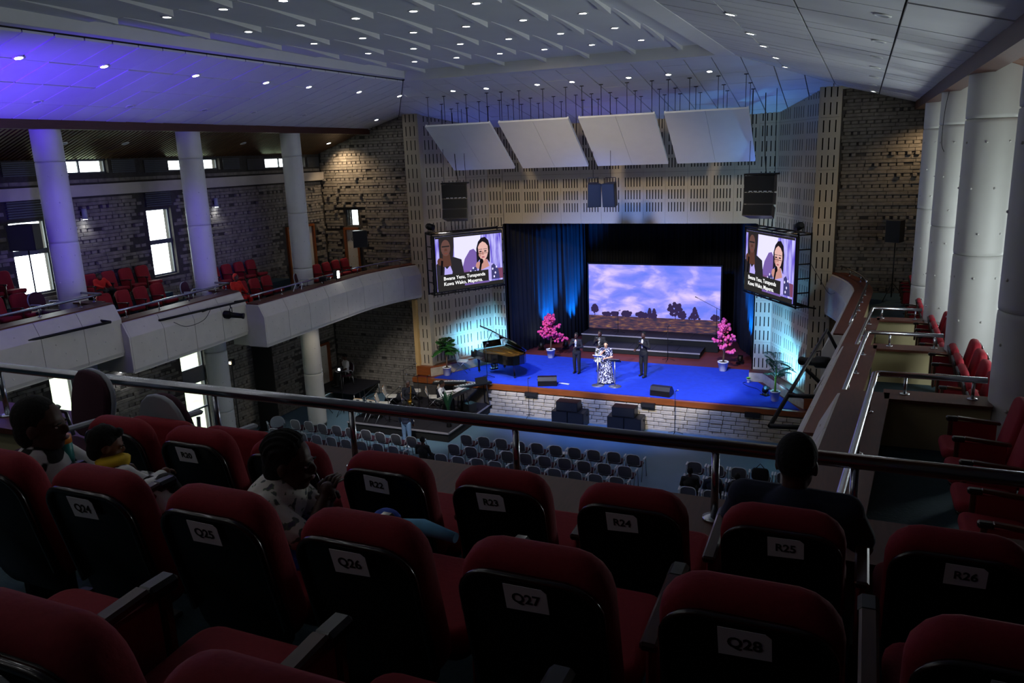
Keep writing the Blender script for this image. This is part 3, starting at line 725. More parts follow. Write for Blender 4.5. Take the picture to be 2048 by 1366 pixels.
SEAT, MBK = seat_proto(False); SEATF, _ = seat_proto(True)
def seat_copy(proto, loc, rz, label, group):
    o = copy_tree(proto); o.location = loc; o.rotation_euler = (0, 0, rz); o['label'] = label; o['group'] = group; return o
LABW = {}
def numbered(proto, x, y, z, num, label, group, tilt=0., shift=0.):
    o = seat_copy(proto, (x, y, z), 0, label, group)
    Ml = MBK @ T((shift, -.094, .479)) @ RY(tilt)
    m = MB(); W, H = .062, .043; pl = [(-W, -H), (W, -H+.004), (W, H-.012), (W-.014, H), (-W, H)]
    m.add([Ml @ Vector((a, 0, b)) for a, b in pl]+[Ml @ Vector((a, .0015, b)) for a, b in pl], [(0, 1, 2, 3, 4), (9, 8, 7, 6, 5)]+[(k, 5+k, 5+(k+1) % 5, (k+1) % 5) for k in range(5)])
    lb = m.obj('number_label', 'paper', o); lb['label'] = 'white paper label reading '+num
    me = text_mesh(num, .045, .001); w = mobj('number_writing', me, 'ink', lb); w.matrix_local = Ml @ T((0, -.0012, 0)) @ RX(PI/2)
    return o
GF = 'red numbered seats on the rear balcony'
for n in range(19, 28):
    numbered(SEATF if n in (19, 20) else SEAT, -1.32+.5633*(n-23), 2.92, 7.42, 'R%d' % n, 'red theatre seat with white label R%d in the balcony front row' % n, GF, random.uniform(-.05, .05)+(.08 if n == 22 else 0), -.02 if n < 25 else .02)
for n in range(22, 31):
    numbered(SEAT, -.75+.56*(n-27), 1.905, 7.68, 'Q%d' % n, 'red theatre seat with white label Q%d in the second balcony row' % n, GF, random.uniform(-.04, .04), .0)
for n in range(20, 24):
    numbered(SEAT, -1.36+.56*(n-21), .93, 7.94, 'P%d' % n, 'red theatre seat with white label P%d nearest the viewer' % n, GF)
# right gallery seats facing the hall
GR = 'red seats on the right gallery'; GL = 'red seats on the left gallery'
for bi, (xb, ys, zf, nm) in enumerate(((1.3, (4.9, 5.48, 6.06, 6.64, 7.22, 7.8), 6.45, 'nearest box'), (1.5, (10.2, 10.8, 11.4, 12., 12.6), 5.9, 'second box'), (1.55, (14.6, 15.2, 15.8, 16.4, 17.), 5.45, 'third box'), (1.6, (19.6, 20.2, 20.8, 21.4, 23.4, 24., 24.6, 25.2), 5.0, 'box next to the end wall'))):
    for k, y in enumerate(ys): seat_copy(SEATF if bi else SEAT, (xb, y, zf), PI/2, 'red right gallery seat, %s, %s from rear' % (nm, ORD[k]), GR)
for (xb, ys, zf, nm) in ((-18.55, (10.6, 11.2, 11.8, 12.4), 5.9, 'front row of the leftmost box'), (-18.75, (14.9, 15.5, 16.1, 16.7), 5.45, 'front row of the middle box'), (-19.95, (14.9, 15.5, 16.1, 16.7, 17.3), 5.87, 'back row of the middle box'), (-19.95, (10.6, 11.2, 11.8, 12.4, 13), 6.32, 'back row of the leftmost box'), (-19.95, (20.2, 20.8, 21.4, 22.), 5.42, 'back row of the box nearest the stage'), (-18.6, (19.4, 20., 20.6, 21.2, 23.4, 24., 24.6, 25.2, 25.8), 5.0, 'front row of the box nearest the stage')):
    for k, y in enumerate(ys): seat_copy(SEAT, (xb, y, zf), -PI/2, 'red left gallery seat, %s, %s from rear' % (nm, ORD[k]), GL)
for p in (SEAT, SEATF):
    for ch in list(p.children_recursive)+[p]: bpy.data.objects.remove(ch)
# two loose office armchairs at the balcony ledge and others in the gallery
def office_chair(loc, rz, label, sc_=1):
    t = thing('office_chair', label, 'chair', loc, rz); Mb = T((0, -.2, .72)) @ RX(.2)
    m = MB(); m.pad(.46, .44, .05, .19, .02, 3, Mb, bow=-.03); m.obj('backrest', 'plum_fabric', t)
    m = MB(); m.pad(.48, .46, .03, .2, .012, 3, Mb @ T((0, -.035, 0)), bow=-.03); m.obj('back_shell', 'grey_plastic', t)
    m = MB(); m.pad(.47, .45, .07, .12, .03, 3, T((0, .05, .45)) @ RX(PI/2)); m.obj('seat', 'plum_fabric', t)
    for s in (-1, 1):
        MB().tube([(s*.27, -.2, .45), (s*.28, -.18, .62), (s*.28, -.1, .66)], .014, 6).obj('arm_post', 'alu', t); MB().tube([(s*.27, .1, .42), (s*.28, .12, .64)], .014, 6).obj('arm_post', 'alu', t)
        m = MB(); m.bbox((s*.28, .0, .67), (.055, .3, .03), .012); m.obj('armrest', 'grey_plastic', t)
        for yy in (-.2, .24): m = MB(); m.tube([(s*.24, yy*.9, .43), (s*.26, yy*1.1, 0)], .013, 6); m.obj('leg', 'alu', t)
    return t
office_chair((-4.66, 3.2, 7.42), PI*.93, 'plum office armchair with grey arms facing the viewer at the left ledge')
office_chair((-3.6, 3.42, 7.42), -.2, 'grey backed office armchair turned away beside seat R19')
office_chair((-17.85, 17.1, 5.45), -1.2, 'dark office armchair behind the second left column')
office_chair((-18.0, 12.6, 5.9), -1.4, 'dark office armchair near the speaker tripod on left gallery')
office_chair((-17.6, 21.8, 5.0), -1.0, 'dark office armchair next to the column nearest the stage')
# ================================================================== HALL CHAIRS
def hall_chair():
    t = thing('mesh_chair', 'chair', 'chair'); Mb = T((0, -.22, .66)) @ RX(.16)
    m = MB(); m.pad(.42, .36, .012, .09, .005, 2, Mb, bow=-.04); bk = m.obj('backrest', 'mesh_grey', t)
    m = MB(); P = []
    for a in range(0, 361, 20):
        ca, sa = math.cos(math.radians(a)), math.sin(math.radians(a)); X = .21*abs(ca)**.5*(1 if ca > 0 else -1); Z = .18*abs(sa)**.5*(1 if sa > 0 else -1); P.append(Mb @ Vector((X, -.04*(X/.42*2)**2, Z)))
    m.tube(P, .012, 6, caps=False); m.obj('back_frame', 'light_grey', bk)
    m = MB(); m.pad(.44, .42, .06, .08, .025, 3, T((0, .03, .45)) @ RX(PI/2)); m.obj('seat', 'plum_fabric', t)
    for s in (-1, 1):
        m = MB(); m.bbox((s*.27, .02, .66), (.055, .26, .025), .01); m.obj('armrest', 'light_grey', t)
        m = MB(); m.tube([(s*.25, -.24, .0), (s*.26, -.17, .5), (s*.27, -.1, .65)], .013, 6); m.obj('leg', 'alu', t)
        m = MB(); m.tube([(s*.26, .26, .0), (s*.26, .2, .45), (s*.27, .12, .65)], .013, 6); m.obj('leg', 'alu', t)
    return t
HC = hall_chair(); GC = 'grey mesh chairs in rows on the hall floor'
def hall_row(name, x0, n, y, rz=0, dx=.618, slant=0):
    for k in range(n):
        o = copy_tree(HC); o.location = (x0+dx*k, y+slant*k+random.uniform(-.03, .03), 0); o.rotation_euler = (0, 0, rz+random.uniform(-.03, .03))
        o['label'] = 'grey mesh armchair in the %s, %s from the left' % (name, (ORD+['thirteenth'])[k]); o['group'] = GC
hall_row('front row of the centre block', -11.32, 10, 21.7); hall_row('second row of the centre block', -11.32, 10, 20.78); hall_row('third row of the centre block', -11.32, 10, 19.93)
hall_row('front row of the left block', -17.85, 9, 21.2, -.08, .612, -.03); hall_row('second row of the left block', -17.95, 9, 20.2, -.08, .612, -.02)
hall_row('front row of the right block', -3.95, 5, 21.7, .04); hall_row('second row of the right block', -3.85, 5, 20.8, .04); hall_row('third row of the right block', -3.8, 5, 19.9, .04)
for ch in list(HC.children_recursive)+[HC]: bpy.data.objects.remove(ch)
o = office_chair((-18.8, 21.0, 0), .9, 'dark armchair with pale legs by the wall under the left balcony')
# cream folding chairs
def folding_chair(loc, rz, label, fold=False):
    t = thing('folding_chair', label, 'chair', loc, rz, 'cream folding chairs of the band'); Mb = T((0, -.2, .68)) @ RX(.22)
    m = MB(); m.pad(.4, .36, .035, .07, .014, 3, Mb); bk = m.obj('backrest', 'cream_plastic', t)
    m = MB(); m.pad(.13, .035, .006, .015, .002, 2, Mb @ T((0, -.021, .13))); m.obj('handle_slot', 'ink', bk)
    m = MB(); m.tube([Mb @ Vector(p) for p in ((-.2, -.0, -.1), (-.2, 0, .1), (-.15, 0, .178), (.15, 0, .178), (.2, 0, .1), (.2, 0, -.1))], .012, 6); m.obj('trim', 'tan_trim', bk)
    m = MB(); m.pad(.42, .42, .04, .07, .015, 3, T((0, .05, .46)) @ RX(PI/2-.05)); m.obj('seat', 'cream_plastic', t)
    for s in (-1, 1):
        m = MB(); m.tube([(s*.22, -.27, .8), (s*.22, -.1, .42), (s*.22, .28, 0)], .013, 6); m.obj('leg', 'alu', t)
        m = MB(); m.tube([(s*.2, .16, .44), (s*.2, -.3, 0)], .013, 6); m.obj('leg', 'alu', t)
    return t
for i, (x, y, rz, zz, d) in enumerate(((-16.42, 22.95, .1, .365, 'leftmost of the cream folding chairs, standing at the platform corner'), (-15.82, 22.95, -.1, .365, 'cream folding chair second from the left at the platform corner'), (-15.9, 23.55, -1.15, .365, 'cream folding chair left of the saxophonist, nearest the rail'), (-16.15, 24.45, -1.15, .365, 'cream folding chair left of the saxophonist in the middle'), (-15.6, 25.35, -1.0, .365, 'cream folding chair behind the saxophonist'), (-14.5, 24.85, -1.1, .365, 'cream folding chair between the saxophonist and the keyboards'), (-14.15, 25.2, -1.2, .365, 'cream folding chair behind the keyboard player'))):
    folding_chair((x, y, zz), rz, d)
folding_chair((-14.5, 27.35, 1.138), -1.365, 'cream folding chair at the grand piano keyboard')
# ================================================================== CEILING LIGHTS
def downlight(x, y, z, rot, label, group, on=True, r=.085):
    t = thing('downlight', label, 'lamp', (x, y, z), 0, group); t.rotation_euler = rot
    q = DL['ring' if r > .08 else 'ring']; mobj('trim_ring', q, 'paint_white', t)
    mobj('lens', DL['lens'], EM['lamp'] if on else 'grey_plastic', t) if on else mobj('lens', DL['lens_off'], 'grey_plastic', t)
    return t
DL = {'ring': MB().lathe([(.075, .0), (.078, -.008), (.105, -.006), (.11, .004), (.105, .01), (.075, .01)], 20).mesh('trim_ring'),
      'lens': MB().lathe([(.074, .005), (.074, -.002)], 20).mesh('lens'), 'lens_off': MB().lathe([(.074, .005), (.074, -.002)], 20).mesh('lens_off')}
LX = (-11.92, -10.57, -9.24, -7.94, -6.62, -5.32, -4.06)
rows_y = [20.6, 18.25, 16.0, 13.8, 11.65, 9.5, 7.3, 5.0, 2.8, .5, -1.7, -4.]
for j, y in enumerate(rows_y):
    t = (y-[e for e in edges if e <= y][0])/2.25
    z = bayz(t); sl = math.atan(-.035*2*t/2.25)
    for i, x in enumerate(LX):
        on = not (j == 5 and i == 0)
        downlight(x, y, z-.006, (sl, 0, 0), 'ceiling downlight in the %s row from the stage, %s from left' % (ORD[j], ORD[i]), 'downlights of the curved ceiling', on)
for i, x in enumerate((-12.54, -11.33, -9.55, -8.39, -6.6, -5.4, -4.21)):
    downlight(x, 24.07, 12.05-KF*1.37-.012, (-math.atan(KF), 0, 0), 'round downlight in the slope above the reflectors, %s from the left' % ORD[i], 'downlights of the front slope')
for i, y in enumerate((10.56, 12.42, 14.94, 17.4, 19.2, 21.7, 24.1)):
    downlight(-14.62, y, 12.05-KS*1.02-.012, (0, -math.atan(KS), 0), 'lit downlight in the left ceiling slope, %s from the rear' % ORD[i], 'lit downlights of the left slope')
for i, y in enumerate((12.34, 14.79, 17.25, 19.2, 21.55, 24.1)):
    downlight(-16.72, y, 12.05-KS*3.12-.012, (0, -math.atan(KS), 0), 'unlit downlight low in the left ceiling slope, %s from the rear' % ORD[i], 'unlit downlights of the left slope', False)
downlight(-16.84, 26.0, 12.05-KS*3.24-.012, (0, -math.atan(KS), 0), 'lit downlight low in the left slope beside the stone wall', 'lit downlights of the left slope')
for i, y in enumerate((13.58, 16.06, 18.16, 20.72, 23.3)):
    downlight(-2.07, y, 12.05-KS*1.28-.012, (0, math.atan(KS), 0), 'lit downlight in the right ceiling slope, %s from the rear' % ORD[i], 'lit downlights of the right slope')
for i, y in enumerate((10.8, 13.46, 15.85, 18.02, 20.6, 23.2)):
    downlight(.1, y, 12.05-KS*3.45-.012, (0, math.atan(KS), 0), 'unlit downlight low in the right ceiling slope, %s from the rear' % ORD[i], 'unlit downlights of the right slope', False)
downlight(.15, 26.0, 12.05-KS*3.5-.012, (0, math.atan(KS), 0), 'lit downlight low in the right slope beside the stone wall', 'lit downlights of the right slope')
for i, (y, on) in enumerate(((14.74, False), (16.68, False), (21.44, False), (26.2, True))):
    downlight(-19.25, y, 10.375, (0, -ang, 0), 'downlight in the left slatted ceiling, %s from the rear' % ORD[i], 'downlights of the slatted ceiling', on)
light('SPOT', 'wall_washer', (-19.25, 26.2, 10.3), (-18.6, 27.2, 7.4), 260, (1, .74, .45), .08, 120, .9)
light('SPOT', 'wall_washer', (1.9, 26.2, 10.1), (1.2, 27.2, 7.6), 120, (1, .72, .42), .08, 120, .9)
# ================================================================== REFLECTORS
for i, (x0, x1) in enumerate(((-13.92, -11.47), (-11.15, -8.7), (-8.36, -5.92), (-5.62, -3.15))):
    r = thing('acoustic_reflector', 'white hanging acoustic reflector panel, %s from the left' % ORD[i], 'reflector', ((x0+x1)/2, 25.5, 9.96), 0, 'reflector panels above the stage')
    p = RX(-math.atan2(1.53, 2.0)); L = 2.52; W = x1-x0
    for s in (-1, 1): m = MB(); m.box(-W/2 if s < 0 else .004, -.004 if s < 0 else W/2, -L/2, L/2, -.015, .015, p); m.obj('panel', 'paint_white', r)
    m = MB()
    for xx in (-W/2, W/2-.04): m.box(xx, xx+.04, -L/2, L/2, .015, .08, p)
    m.box(-W/2+.04, W/2-.04, -L/2, -L/2+.03, .015, .05, p); m.obj('edge_rail', 'paint_white', r)
    for xx in (-W/2+.1, -W*.2, W*.14, W/2-.1):
        for v in (-L/2+.12, .1, L/2-.25):
            b = p @ Vector((xx, v, .02)); wz = 12.05-KF*(25.5+b.y-22.7)+.0-9.96
            m = MB(); m.tube([b, (b.x, b.y, wz)], .009, 6); rd = m.obj('hanging_rod', 'black_metal', r)
            q = MB(); q.box(b.x-.06, b.x+.06, b.y-.02, b.y+.02, wz-.02, wz); q.obj('rod_bracket', 'black_metal', rd)
# ================================================================== SPEAKERS
def cabinet(parent, M, w, d, h, tap=.0, name='cabinet', grille=True):
    pl = [(-w/2, -d/2), (w/2, -d/2), (w/2-tap, d/2), (-w/2+tap, d/2)]; m = MB(); m.add([M @ Vector((x, y, z)) for z in (0, h) for x, y in pl], [(3, 2, 1, 0), (4, 5, 6, 7), (0, 1, 5, 4), (1, 2, 6, 5), (2, 3, 7, 6), (3, 0, 4, 7)])
    c = m.obj(name, 'black_plastic', parent)
    if grille: g = MB(); g.box(-w/2+.02, w/2-.02, -d/2-.012, -d/2+.004, .02, h-.02, M); g.obj('grille', 'speaker_grille', c)
    return c
def line_array(loc, rz, label):
    t = thing('line_array', label, 'speaker', loc, rz, 'flown line arrays'); z = 0
    h = [.5, .36, .36]; a = [0, .1, .26]; pos = Vector((0, -.25, 1.22))
    for k in range(3):
        M = T(pos) @ RX(-a[k]) @ T((0, .27, -h[k])); c = cabinet(t, M, .92, .54, h[k]-.012, .08)
        if k == 0:
            for i in range(5): q = MB(); q.box(-.3+.15*i, -.2+.15*i, -.288, -.284, .01, .03, M); q.obj('badge', 'light_grey', c)
        pos = T(pos) @ RX(-a[k]) @ Vector((0, 0, -h[k]))
    m = MB(); m.cbox((0, 0, 1.25), (.95, .5, .05)); m.obj('fly_bar', 'black_metal', t)
    for x in (-.4, .4): m = MB(); m.tube([(x, 0, 1.27), (x*.9, 0, 11.3-loc[2])], .009, 6); m.obj('hanging_cable', 'black_metal', t)
    m = MB(); m.tube([(.1, .1, 1.27), (.05, .1, 1.7), (.02, .12, 2.2), (.0, .1, 11.2-loc[2])], .014, 6); m.obj('signal_cable', 'black_metal', t)
line_array((-13.45, 25.6, 7.5), .3, 'black flown line array under the leftmost reflector'); line_array((-2.83, 25.6, 7.56), -.2, 'black flown line array under the rightmost reflector')
for x, rz, l in ((-8.35, .5, 'left one of the two black speakers hanging at stage centre'), (-7.7, -.15, 'right one of the two black speakers hanging at stage centre')):
    t = thing('hanging_speaker', l, 'speaker', (x, 25.9, 7.86), rz, 'centre hanging speakers')
    cabinet(t, RX(.12), .46, .42, .78, .1)
    m = MB(); m.tube([(-.18, -.06, .78), (-.18, -.06, .95), (.18, -.06, .95), (.18, -.06, .78)], .012, 6); m.tube([(0, -.06, .95), (0, -.06, 3.5)], .008, 6); m.obj('bracket', 'black_metal', t)
    m = MB(); m.lathe([(.02, 0), (.02, .004)], 12, (0, -.24, .2), m=RX(PI/2)); m.obj('badge', 'light_grey', t)
def tripod(parent, z, name='stand'):
    m = MB(); m.tube([(0, 0, .1), (0, 0, z)], .018, 8); m.obj('pole', 'black_metal', parent)
    for k in range(3): a = 2*PI*k/3+.4; m = MB(); m.tube([(0, 0, .55), (.42*math.cos(a), .42*math.sin(a), .01)], .011, 6); m.tube([(0, 0, .25), (.24*math.cos(a), .24*math.sin(a), .24)], .008, 6); m.obj('tripod_leg', 'black_metal', parent)
def stand_speaker(loc, rz, label, w, d, h, z):
    t = thing('speaker_stand', 'black tripod carrying the '+label, 'stand', loc, rz, 'speaker stands'); tripod(t, z)
    s = thing('stand_speaker', label, 'speaker', (loc[0], loc[1], loc[2]+z), rz, 'speakers on stands'); cabinet(s, Matrix.Identity(4), w, d, h, .06)
    q = MB(); q.tube([(-w/2, .0, h*.4), (-w/2-.03, 0, h*.5), (-w/2, 0, h*.6)], .01, 6); q.obj('carry_handle', 'black_metal', s)
stand_speaker((-18.7, 12.9, 5.9), .5, 'big black speaker before the leftmost gallery window', .62, .5, .62, 1.92)
stand_speaker((-17.75, 25.6, 5.0), .7, 'black speaker by the padded door on left gallery', .55, .42, .64, 1.4)
stand_speaker((1.0, 25.7, 5.0), -.5, 'black speaker beside the far right columns', .42, .42, .64, 1.75)
# ================================================================== VIDEO WALL
def screen_mat(name, kind):
    m = bpy.data.materials.new(name); m.use_nodes = True; nt = m.node_tree; nt.nodes.remove(nt.nodes['Principled BSDF'])
    N = nt.nodes.new; tc = N('ShaderNodeTexCoord'); e = N('ShaderNodeEmission'); lk = nt.links.new
    mp = N('ShaderNodeMapping'); lk(tc.outputs['Object'], mp.inputs[0]); n = N('ShaderNodeTexNoise'); lk(mp.outputs[0], n.inputs['Vector']); r = N('ShaderNodeValToRGB'); el = r.color_ramp.elements
    if kind == 'sky':
        mp.inputs['Scale'].default_value = (.55, 1, 1.25); n.inputs['Scale'].default_value = 1.3; n.inputs['Detail'].default_value = 6; n.inputs['Distortion'].default_value = .4
        el[0].position = .36; el[0].color = lin('6a7cf0'); el[1].position = .68; el[1].color = lin('dcc6f4'); x = el.new(.5); x.color = lin('8a8cf4')
    elif kind == 'field':
        mp.inputs['Scale'].default_value = (1.2, 1, 6); n.inputs['Scale'].default_value = 2.2; n.inputs['Detail'].default_value = 8
        el[0].position = .38; el[0].color = lin('35304a'); el[1].position = .8; el[1].color = lin('a87c4e'); x = el.new(.55); x.color = lin('5c3f4c')
    else:
        mp.inputs['Scale'].default_value = (5, 1, .6); n.inputs['Scale'].default_value = 1.6; n.inputs['Detail'].default_value = 3
        el[0].position = .35; el[0].color = lin('5a48c8'); el[1].position = .65; el[1].color = lin('c9c4ff')
    lk(n.outputs['Fac'], r.inputs[0]); lk(r.outputs[0], e.inputs[0]); e.inputs[1].default_value = 1.1
    lk(e.outputs[0], nt.nodes['Material Output'].inputs[0]); return m
SKY, FIELD, CURT = screen_mat('screen_sky', 'sky'), screen_mat('screen_field', 'field'), screen_mat('screen_drape', 'drape')
vw = thing('video_wall', 'big video wall showing a purple sky over a field of trees', 'screen', (-8.36, 34.45, 1.635))
W, H = 6.0, 3.0
MB().box(-W/2-.06, W/2+.06, .0, .25, .0, H+.06).obj('housing', 'black_plastic', vw)
dp = MB().box(-W/2, W/2, -.02, 0, 0, H).obj('display', SKY, vw)
MB().box(-W/2, W/2, -.026, -.021, 0, .62).obj('picture_field', FIELD, dp)
TD = emis('screen_tree', '4a3a6e', .55)
rr = random.Random(3)
def ptree(x, z0, h, w, kind):
    m = MB(); m.box(x-.015, x+.015, -.031, -.027, z0, z0+h*.6)
    for k in range(44):
        if kind == 'cone': t = rr.random(); cx = x+rr.uniform(-1, 1)*w*(1-t)*.6; cz = z0+h*(.15+.85*t); rad = .06
        else: a = rr.uniform(0, 2*PI); q = math.sqrt(rr.random()); cx = x+w*.5*q*math.cos(a); cz = z0+h*.62+h*.36*q*math.sin(a); rad = rr.uniform(.05, .1)*(.6+.6*w)
        m.prism([(cx+rad*math.cos(i*PI/3), cz+rad*math.sin(i*PI/3)) for i in range(6)], -.03, -.027, 'y')
    m.obj('picture_tree', TD, dp)
for a in ((-2.72, .62, .5, .28, 'r'), (-2.15, .6, .16, .4, 'r'), (-1.75, .6, .2, .34, 'r'), (-1.2, .58, .28, .5, 'r'), (-.45, .55, .3, .6, 'r'), (-.12, .55, .48, .2, 'cone'), (.08, .55, .45, .25, 'cone'), (1.05, .55, .82, .62, 'r'), (1.35, .55, .4, .3, 'r'), (1.9, .55, .6, .42, 'cone'), (2.8, .55, .3, .3, 'r')): ptree(*a)
# side screens in truss frames
def poly_e(parent, name, pts, mt, k, W, H):
    MB().prism([(u*W, v*H) for u, v in pts], -.012-.0025*k, -.0105-.0025*k, 'y').obj(name, mt, parent)
def oval(u, v, a, b, n=18, pw=1): return [(u+a*math.cos(2*PI*i/n), v+b*math.sin(2*PI*i/n)) for i in range(n)]
ES = {k: emis('screen_'+k, c, s) for k, c, s in (('pale', 'd8d4ff', 1.25), ('dark', '3a3436', .6), ('suit', '38353c', .6), ('brown', '6a463c', .7), ('brownface', '7a5650', .7), ('hair', '2c2630', .5), ('face', 'e8b8b0', 1.), ('lips', 'c0707a', .9), ('lips2', '8a5048', .7), ('face2', 'd49a90', .9), ('plum', '8468b8', .85), ('rose', '8a5070', .8), ('lilac', 'b4a8ee', 1.1), ('navy', '4a4880', .8), ('cap', '3a3838', .55), ('white', 'ffffff', 1.4), ('mic', '221e22', .4), ('grey', '6a6668', .6))}
def side_screen(loc, rz, W, H, label, outer, dz=0):
    t = thing('side_screen', label, 'screen', loc, rz, 'side video screens'); f = MB()
    f.box(-.03, W+.03, .0, .12, -.05, H+.05); f.obj('housing', 'black_plastic', t)
    d = MB().box(0, W, -.01, .0, 0, H).obj('display', CURT, t); p = lambda *a: poly_e(d, *a, W, H)
    p('picture_drape', [(.27, .33), (.6, .33), (.68, .97), (.27, .97)], ES['pale'], 0); p('picture_plum_patch', [(.36, .3), (.6, .3), (.62, .62), (.56, .72), (.5, .7), (.42, .55)], ES['plum'], 1); p('picture_wall', [(.38, .1), (1, .1), (1, .3), (.38, .33)], ES['rose'], 1)  # drape, plum patch and rose wall of the screen image
    p('picture_border', [(0, .965), (1, .965), (1, 1), (0, 1)], ES['cap'], 2)
    p('picture_hair', [(.05, .6), (.05, .97), (.27, .97), (.265, .8), (.25, .62)], ES['dark'], 2); p('picture_face', oval(.145, .79, .068, .15), ES['brownface'], 4); p('picture_eyes', [(.09, .83), (.2, .83), (.2, .805), (.09, .805)], ES['dark'], 5); p('picture_nose', [(.13, .78), (.16, .78), (.168, .735), (.122, .735)], ES['brown'], 5); p('picture_lips', oval(.145, .69, .03, .015, 10), ES['lips2'], 5)
    p('picture_jacket', [(0, .05), (.4, .05), (.4, .3), (.37, .55), (.24, .62), (.1, .62), (0, .5)], ES['suit'], 2); p('picture_neck', [(.09, .45), (.22, .45), (.2, .68), (.1, .68)], ES['brown'], 3); p('picture_blouse', [(.1, .2), (.21, .2), (.23, .34), (.2, .46), (.15, .4), (.12, .45)], ES['lilac'], 3); p('picture_hand', oval(.06, .55, .045, .07), ES['brown'], 5); p('picture_microphone', [(.05, .3), (.08, .3), (.1, .56), (.07, .57)], ES['mic'], 6)
    p('picture_body', [(.48, .1), (.95, .1), (.93, .28), (.86, .4), (.76, .44), (.62, .42), (.52, .34)], ES['lilac'], 2); p('picture_sleeve', [(.82, .1), (.95, .1), (.93, .28), (.86, .4), (.82, .36)], ES['navy'], 3); p('picture_sleeve', [(.48, .24), (.6, .24), (.6, .4), (.52, .34)], ES['navy'], 3)
    for a_, b_ in ((.5, .3), (.54, .36), (.57, .29), (.84, .3), (.88, .22), (.9, .33), (.86, .15)): p('picture_print', oval(a_, b_, .012, .022, 7), ES['pale'], 4)
    p('picture_hair', [(.6, .44), (.6, .72), (.63, .84), (.68, .91), (.74, .92), (.79, .85), (.81, .72), (.8, .42), (.76, .5), (.64, .5)], ES['hair'], 3); p('picture_neck', [(.65, .3), (.79, .36), (.76, .5), (.67, .5)], ES['face2'], 4); p('picture_face', [(.625, .74), (.65, .8), (.695, .84), (.74, .81), (.775, .75), (.78, .64), (.755, .54), (.71, .47), (.67, .5), (.635, .58)], ES['face'], 5)
    p('picture_cheek', oval(.65, .6, .02, .05, 10), ES['face2'], 6); p('picture_nose', [(.685, .66), (.7, .66), (.715, .585), (.675, .585)], ES['face2'], 6)
    for c in (.66, .735): p('picture_brow', [(c-.03, .7), (c+.03, .7), (c+.03, .69), (c-.03, .69)], ES['grey'], 6); p('picture_eye', oval(c, .655, .022, .012, 10), ES['hair'], 7); p('picture_glasses', [(c-.034, .625), (c+.034, .625), (c+.034, .617), (c-.034, .617)], ES['hair'], 7)
    p('picture_lips', oval(.697, .545, .026, .016, 10), ES['lips'], 6); p('picture_hand', oval(.63, .4, .05, .07), ES['face2'], 6); p('picture_microphone', oval(.67, .47, .028, .05), ES['mic'], 7); p('picture_microphone', [(.62, .28), (.65, .28), (.68, .45), (.65, .46)], ES['mic'], 7)
    p('caption_bar', [(0, .0), (.77, .0), (.77, .3), (0, .3)], ES['cap'], 8); p('caption_bar', [(.77, .0), (1, .0), (1, .07), (.77, .07)], ES['cap'], 8); p('lower_strip', [(.4, .055), (.78, .055), (.78, .09), (.4, .09)], ES['plum'], 9)
    for k, s in enumerate(('Bwana Yesu, Tunapenda', 'Kuwa Wako, Mapema.')):
        me = text_mesh(s, .185, .001, 'LEFT'); mobj('caption_writing', me, ES['white'], d, (.09*W, -.037, (.225-.1*k)*H), (PI/2, 0, 0))
    # truss frame
    tr = MB(); B = .45
    for z in (-.1, H+.12):
        for y in (.02, B): tr.tube([(-.12, y, z), (W+.12, y, z)], .028, 6)
    for x in (-.12, W+.12):
        for y in (.02, B): tr.tube([(x, y, -.14), (x, y, H+.16)], .028, 6)
        for k in range(6): z = -.1+(H+.2)*k/5; tr.tube([(x, .02, z), (x, B, z)], .022, 6)
    tr.obj('truss_frame', 'black_metal', t)
    for k in range(5): x = W*(k+.5)/5; q = MB(); q.tube([(x, .02, H+.12), (x, B, H+.12)], .018, 6); q.tube([(x, .02, -.1), (x, B, -.1)], .018, 6); q.obj('truss_brace', 'black_metal', t)
    for x in (W*.25, W*.75): q = MB(); q.tube([(x, .1, -.1), (x+.1, B+.75, -.35)], .03, 6); q.obj('wall_bracket', 'black_metal', t)
    for k in range(26): x = -.1+(W+.2)*k/25; q = MB(); q.tube([(x, B, H+.14), (x, B, H+.32)], .007, 4); q.obj('cable_tie', 'black_metal', t) if k % 2 else None
    return t
side_screen((-14.06, 24.95, 4.86), math.atan2(2.45, 1.52), 2.9, 2.0, 'left video screen in a black truss showing two singers', -1)
side_screen((-3.46, 27.45, 4.92), math.atan2(-2.5, 1.74), 3.05, 2.0, 'right video screen in a black truss showing two singers', 1)
# ================================================================== STAGE LAMPS
def par_can(loc, rz, tilt, label, em='cool', r=.11, L=.26, yoke=True):
    t = thing('par_lamp', label, 'lamp', loc, rz, 'stage lamps'); M = T((0, 0, .2)) @ RX(tilt)
    m = MB(); m.lathe([(r*.55, -L*.5), (r*.8, -L*.4), (r, -L*.1), (r, L*.5), (r*.92, L*.5), (r*.9, L*.44)], 16, m=M); m.obj('body', 'black_metal', t)
    m = MB(); m.lathe([(r*.88, L*.45), (r*.88, L*.46)], 16, m=M); m.obj('lens', EM[em], t)
    if yoke: m = MB(); m.tube([(-r-.02, 0, .2), (-r-.02, 0, .02), (-r-.02, .1, .0)], .012, 6); m.tube([(r+.02, 0, .2), (r+.02, 0, .02), (r+.02, .1, .0)], .012, 6); m.box(-r-.04, r+.04, -.12, .12, .0, .015); m.obj('yoke', 'black_metal', t)
    return t
SZ = 1.14
par_can((-12.75, 31.75, 1.12), 0, -.25, 'stage lamp on the floor lighting the left curtain blue'); par_can((-11.75, 32.2, 1.12), 0, -.2, 'stage lamp tucked behind the left pink tree')
par_can((-4.1, 31.75, 1.12), 0, -.3, 'stage lamp on the floor lighting the right curtain'); par_can((-2.67, 27.6, SZ), -.7, -.5, 'stage lamp on the carpet beside the right palm')
par_can((-13.6, 28.55, SZ), .7, -.5, 'stage lamp on the carpet behind the grand piano')
